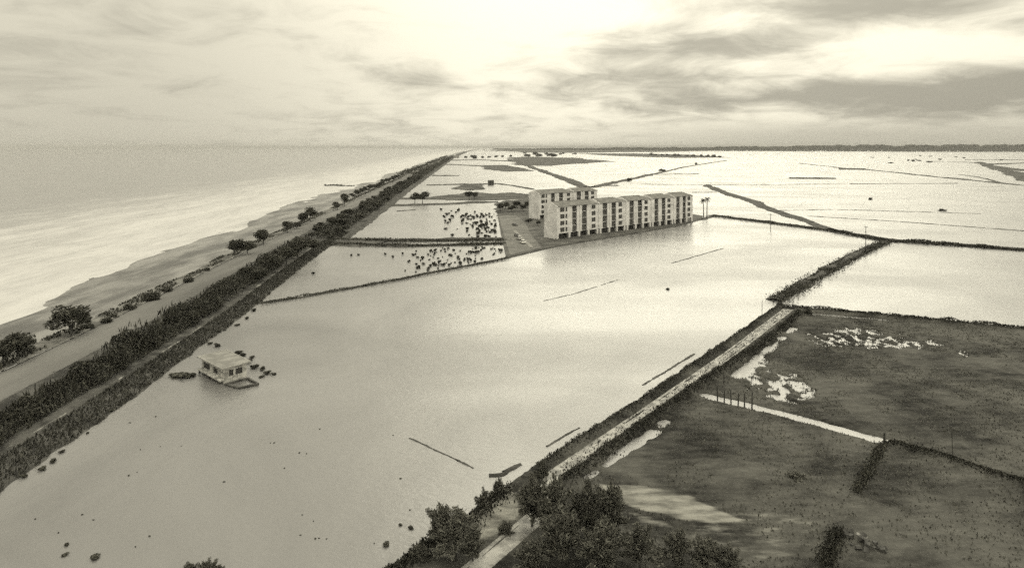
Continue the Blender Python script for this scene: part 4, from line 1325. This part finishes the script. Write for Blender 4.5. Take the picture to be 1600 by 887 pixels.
for i in range(14):
    px = R.uniform(1340, 1590)
    bush(px, R.uniform(243, 256), R.uniform(5, 10), R.uniform(3, 6), 'tiny dark clump in the flood below the far woods', kind='far', group='clumps below the far woods')

# debris round the hut and along the bank
deb = [(283, 588, 1.9, .7, 'dark oval mound of scrub left of the hut'), (275, 587, 1.2, .6, 'left end of the dark oval mound'), (296, 588, 1.1, .6, 'right end of the dark oval mound'),
       (328, 537, .6, .5, 'tuft behind the hut roof, first of the line'), (340, 541, .8, .7, 'tuft behind the hut roof, second of the line'), (372, 552, .9, .7, 'tuft right of the hut roof ridge'),
       (382, 556, .8, .7, 'tuft above the hut right corner'), (394, 559, .6, .5, 'tuft furthest back right of the hut'), (388, 566, .8, .8, 'tuft touching the hut right corner'),
       (399, 575, .9, .8, 'dark tuft right of the hut, nearest the wall'), (408, 578, .7, .7, 'dark tuft right of the hut, middle one'), (417, 583, .8, .6, 'dark tuft right of the hut, outer one'),
       (428, 585, .6, .4, 'last dark tuft right of the hut'), (408, 589, .6, .35, 'flat tuft just right of the terrace'),
       (332, 527, .5, .5, 'small tuft on the line toward the coast bank, nearest the hut'), (342, 519, .6, .5, 'small tuft on the line toward the coast bank'),
       (351, 516, .4, .3, 'smallest tuft on the line toward the coast bank'), (372, 508, .8, .4, 'long tuft on the line toward the coast bank'), (384, 498, .7, .5, 'pair of tufts near the coast bank'),
       (396, 485, .8, .7, 'dark tuft close to the coast bank'), (362, 505, .4, .3, 'tiny tuft between the line and the coast bank'),
       (226, 603, .5, .3, 'small lump left of the oval mound'), (236, 599, .5, .3, 'small lump nearest the oval mound'), (188, 632, .6, .4, 'lump beside the bank, upper one'),
       (172, 643, .6, .4, 'lump beside the bank, lower one'), (98, 706, .5, .35, 'lump off the bank, topmost of the near line'), (80, 722, .6, .4, 'lump off the bank, second of the near line'),
       (65, 733, .6, .45, 'lump off the bank, third of the near line'), (38, 745, .5, .4, 'lump off the bank, lowest of the near line'), (136, 677, .3, .25, 'tiny lump off the bank'),
       (106, 850, .35, .25, 'tiny lump in the lower corner of the flood'), (150, 871, .55, .35, 'lump at the bottom edge of the flood'), (101, 867, .4, .2, 'flat lump beside the tiny one at the bottom'),
       (605, 850, .5, .3, 'dark lump near the bushy tree'), (641, 826, .4, .25, 'small lump above the shore shrub'), (625, 820, .25, .2, 'tiny lump above the shore shrub')]
for (px, py, r_, h, lab) in deb:
    bush(px, py, r_, h, lab, kind='far', name='drowned_scrub', cat='scrub')

for i in range(34):
    px = R.uniform(20, 660); py = R.uniform(650, 880)
    if px < 20 + (880 - py) * .95 - 40 or (px > 600 and py > 800):
        continue
    bush(px, py, R.uniform(.08, .19), R.uniform(.06, .12), 'tiny dark clod drifting in the open flood water', kind='far', name='floating_clod', cat='clod', group='clods drifting in the flood')['kind'] = 'thing'

# ------------------------------------------------------------------ far woodland on the horizon: one mass
r = np.random.default_rng(900)
n_ = 60000
px_ = r.uniform(770, 1900, n_)
Yb = np.interp(px_, [770, 900, 1130, 1400, 1900], [9500, 8000, 6600, 5600, 5000]) * r.uniform(1, 1.12, n_)
Xb = (px_ - CX) / FPX * Yb
Ht = np.interp(px_, [770, 900, 1100, 1300, 1900], [16, 28, 42, 60, 66]) * (.8 + .5 * (fbm(px_ * .09, px_ * 0, 901, 5) + .25))
pz = r.uniform(0, 1, n_) ** .7 * Ht
link('far_woodland', leaf_mesh('far_woodland', np.stack([Xb, Yb, pz], 1), 10.0, 902, .2, 1.2), M['wood_far'], kind='stuff', label='long dark belt of woods along the land horizon', cat='woodland')

# ------------------------------------------------------------------ the damp air over the plain
hm = bpy.data.materials.new('damp air')
hm.use_nodes = True
k = NT(hm.node_tree)
k.n.clear()
pv = k.new('ShaderNodeVolumePrincipled')
pv.inputs['Color'].default_value = (.55, .55, .54, 1)
pv.inputs['Density'].default_value = 6e-5
mo = k.new('ShaderNodeOutputMaterial')
k.l.new(pv.outputs[0], mo.inputs['Volume'])
link('haze', MB().box(-90000, 90000, -500, 90000, -4, 95).mesh('haze'), hm, kind='stuff', label='thin damp haze over sea and flooded plain', cat='haze')
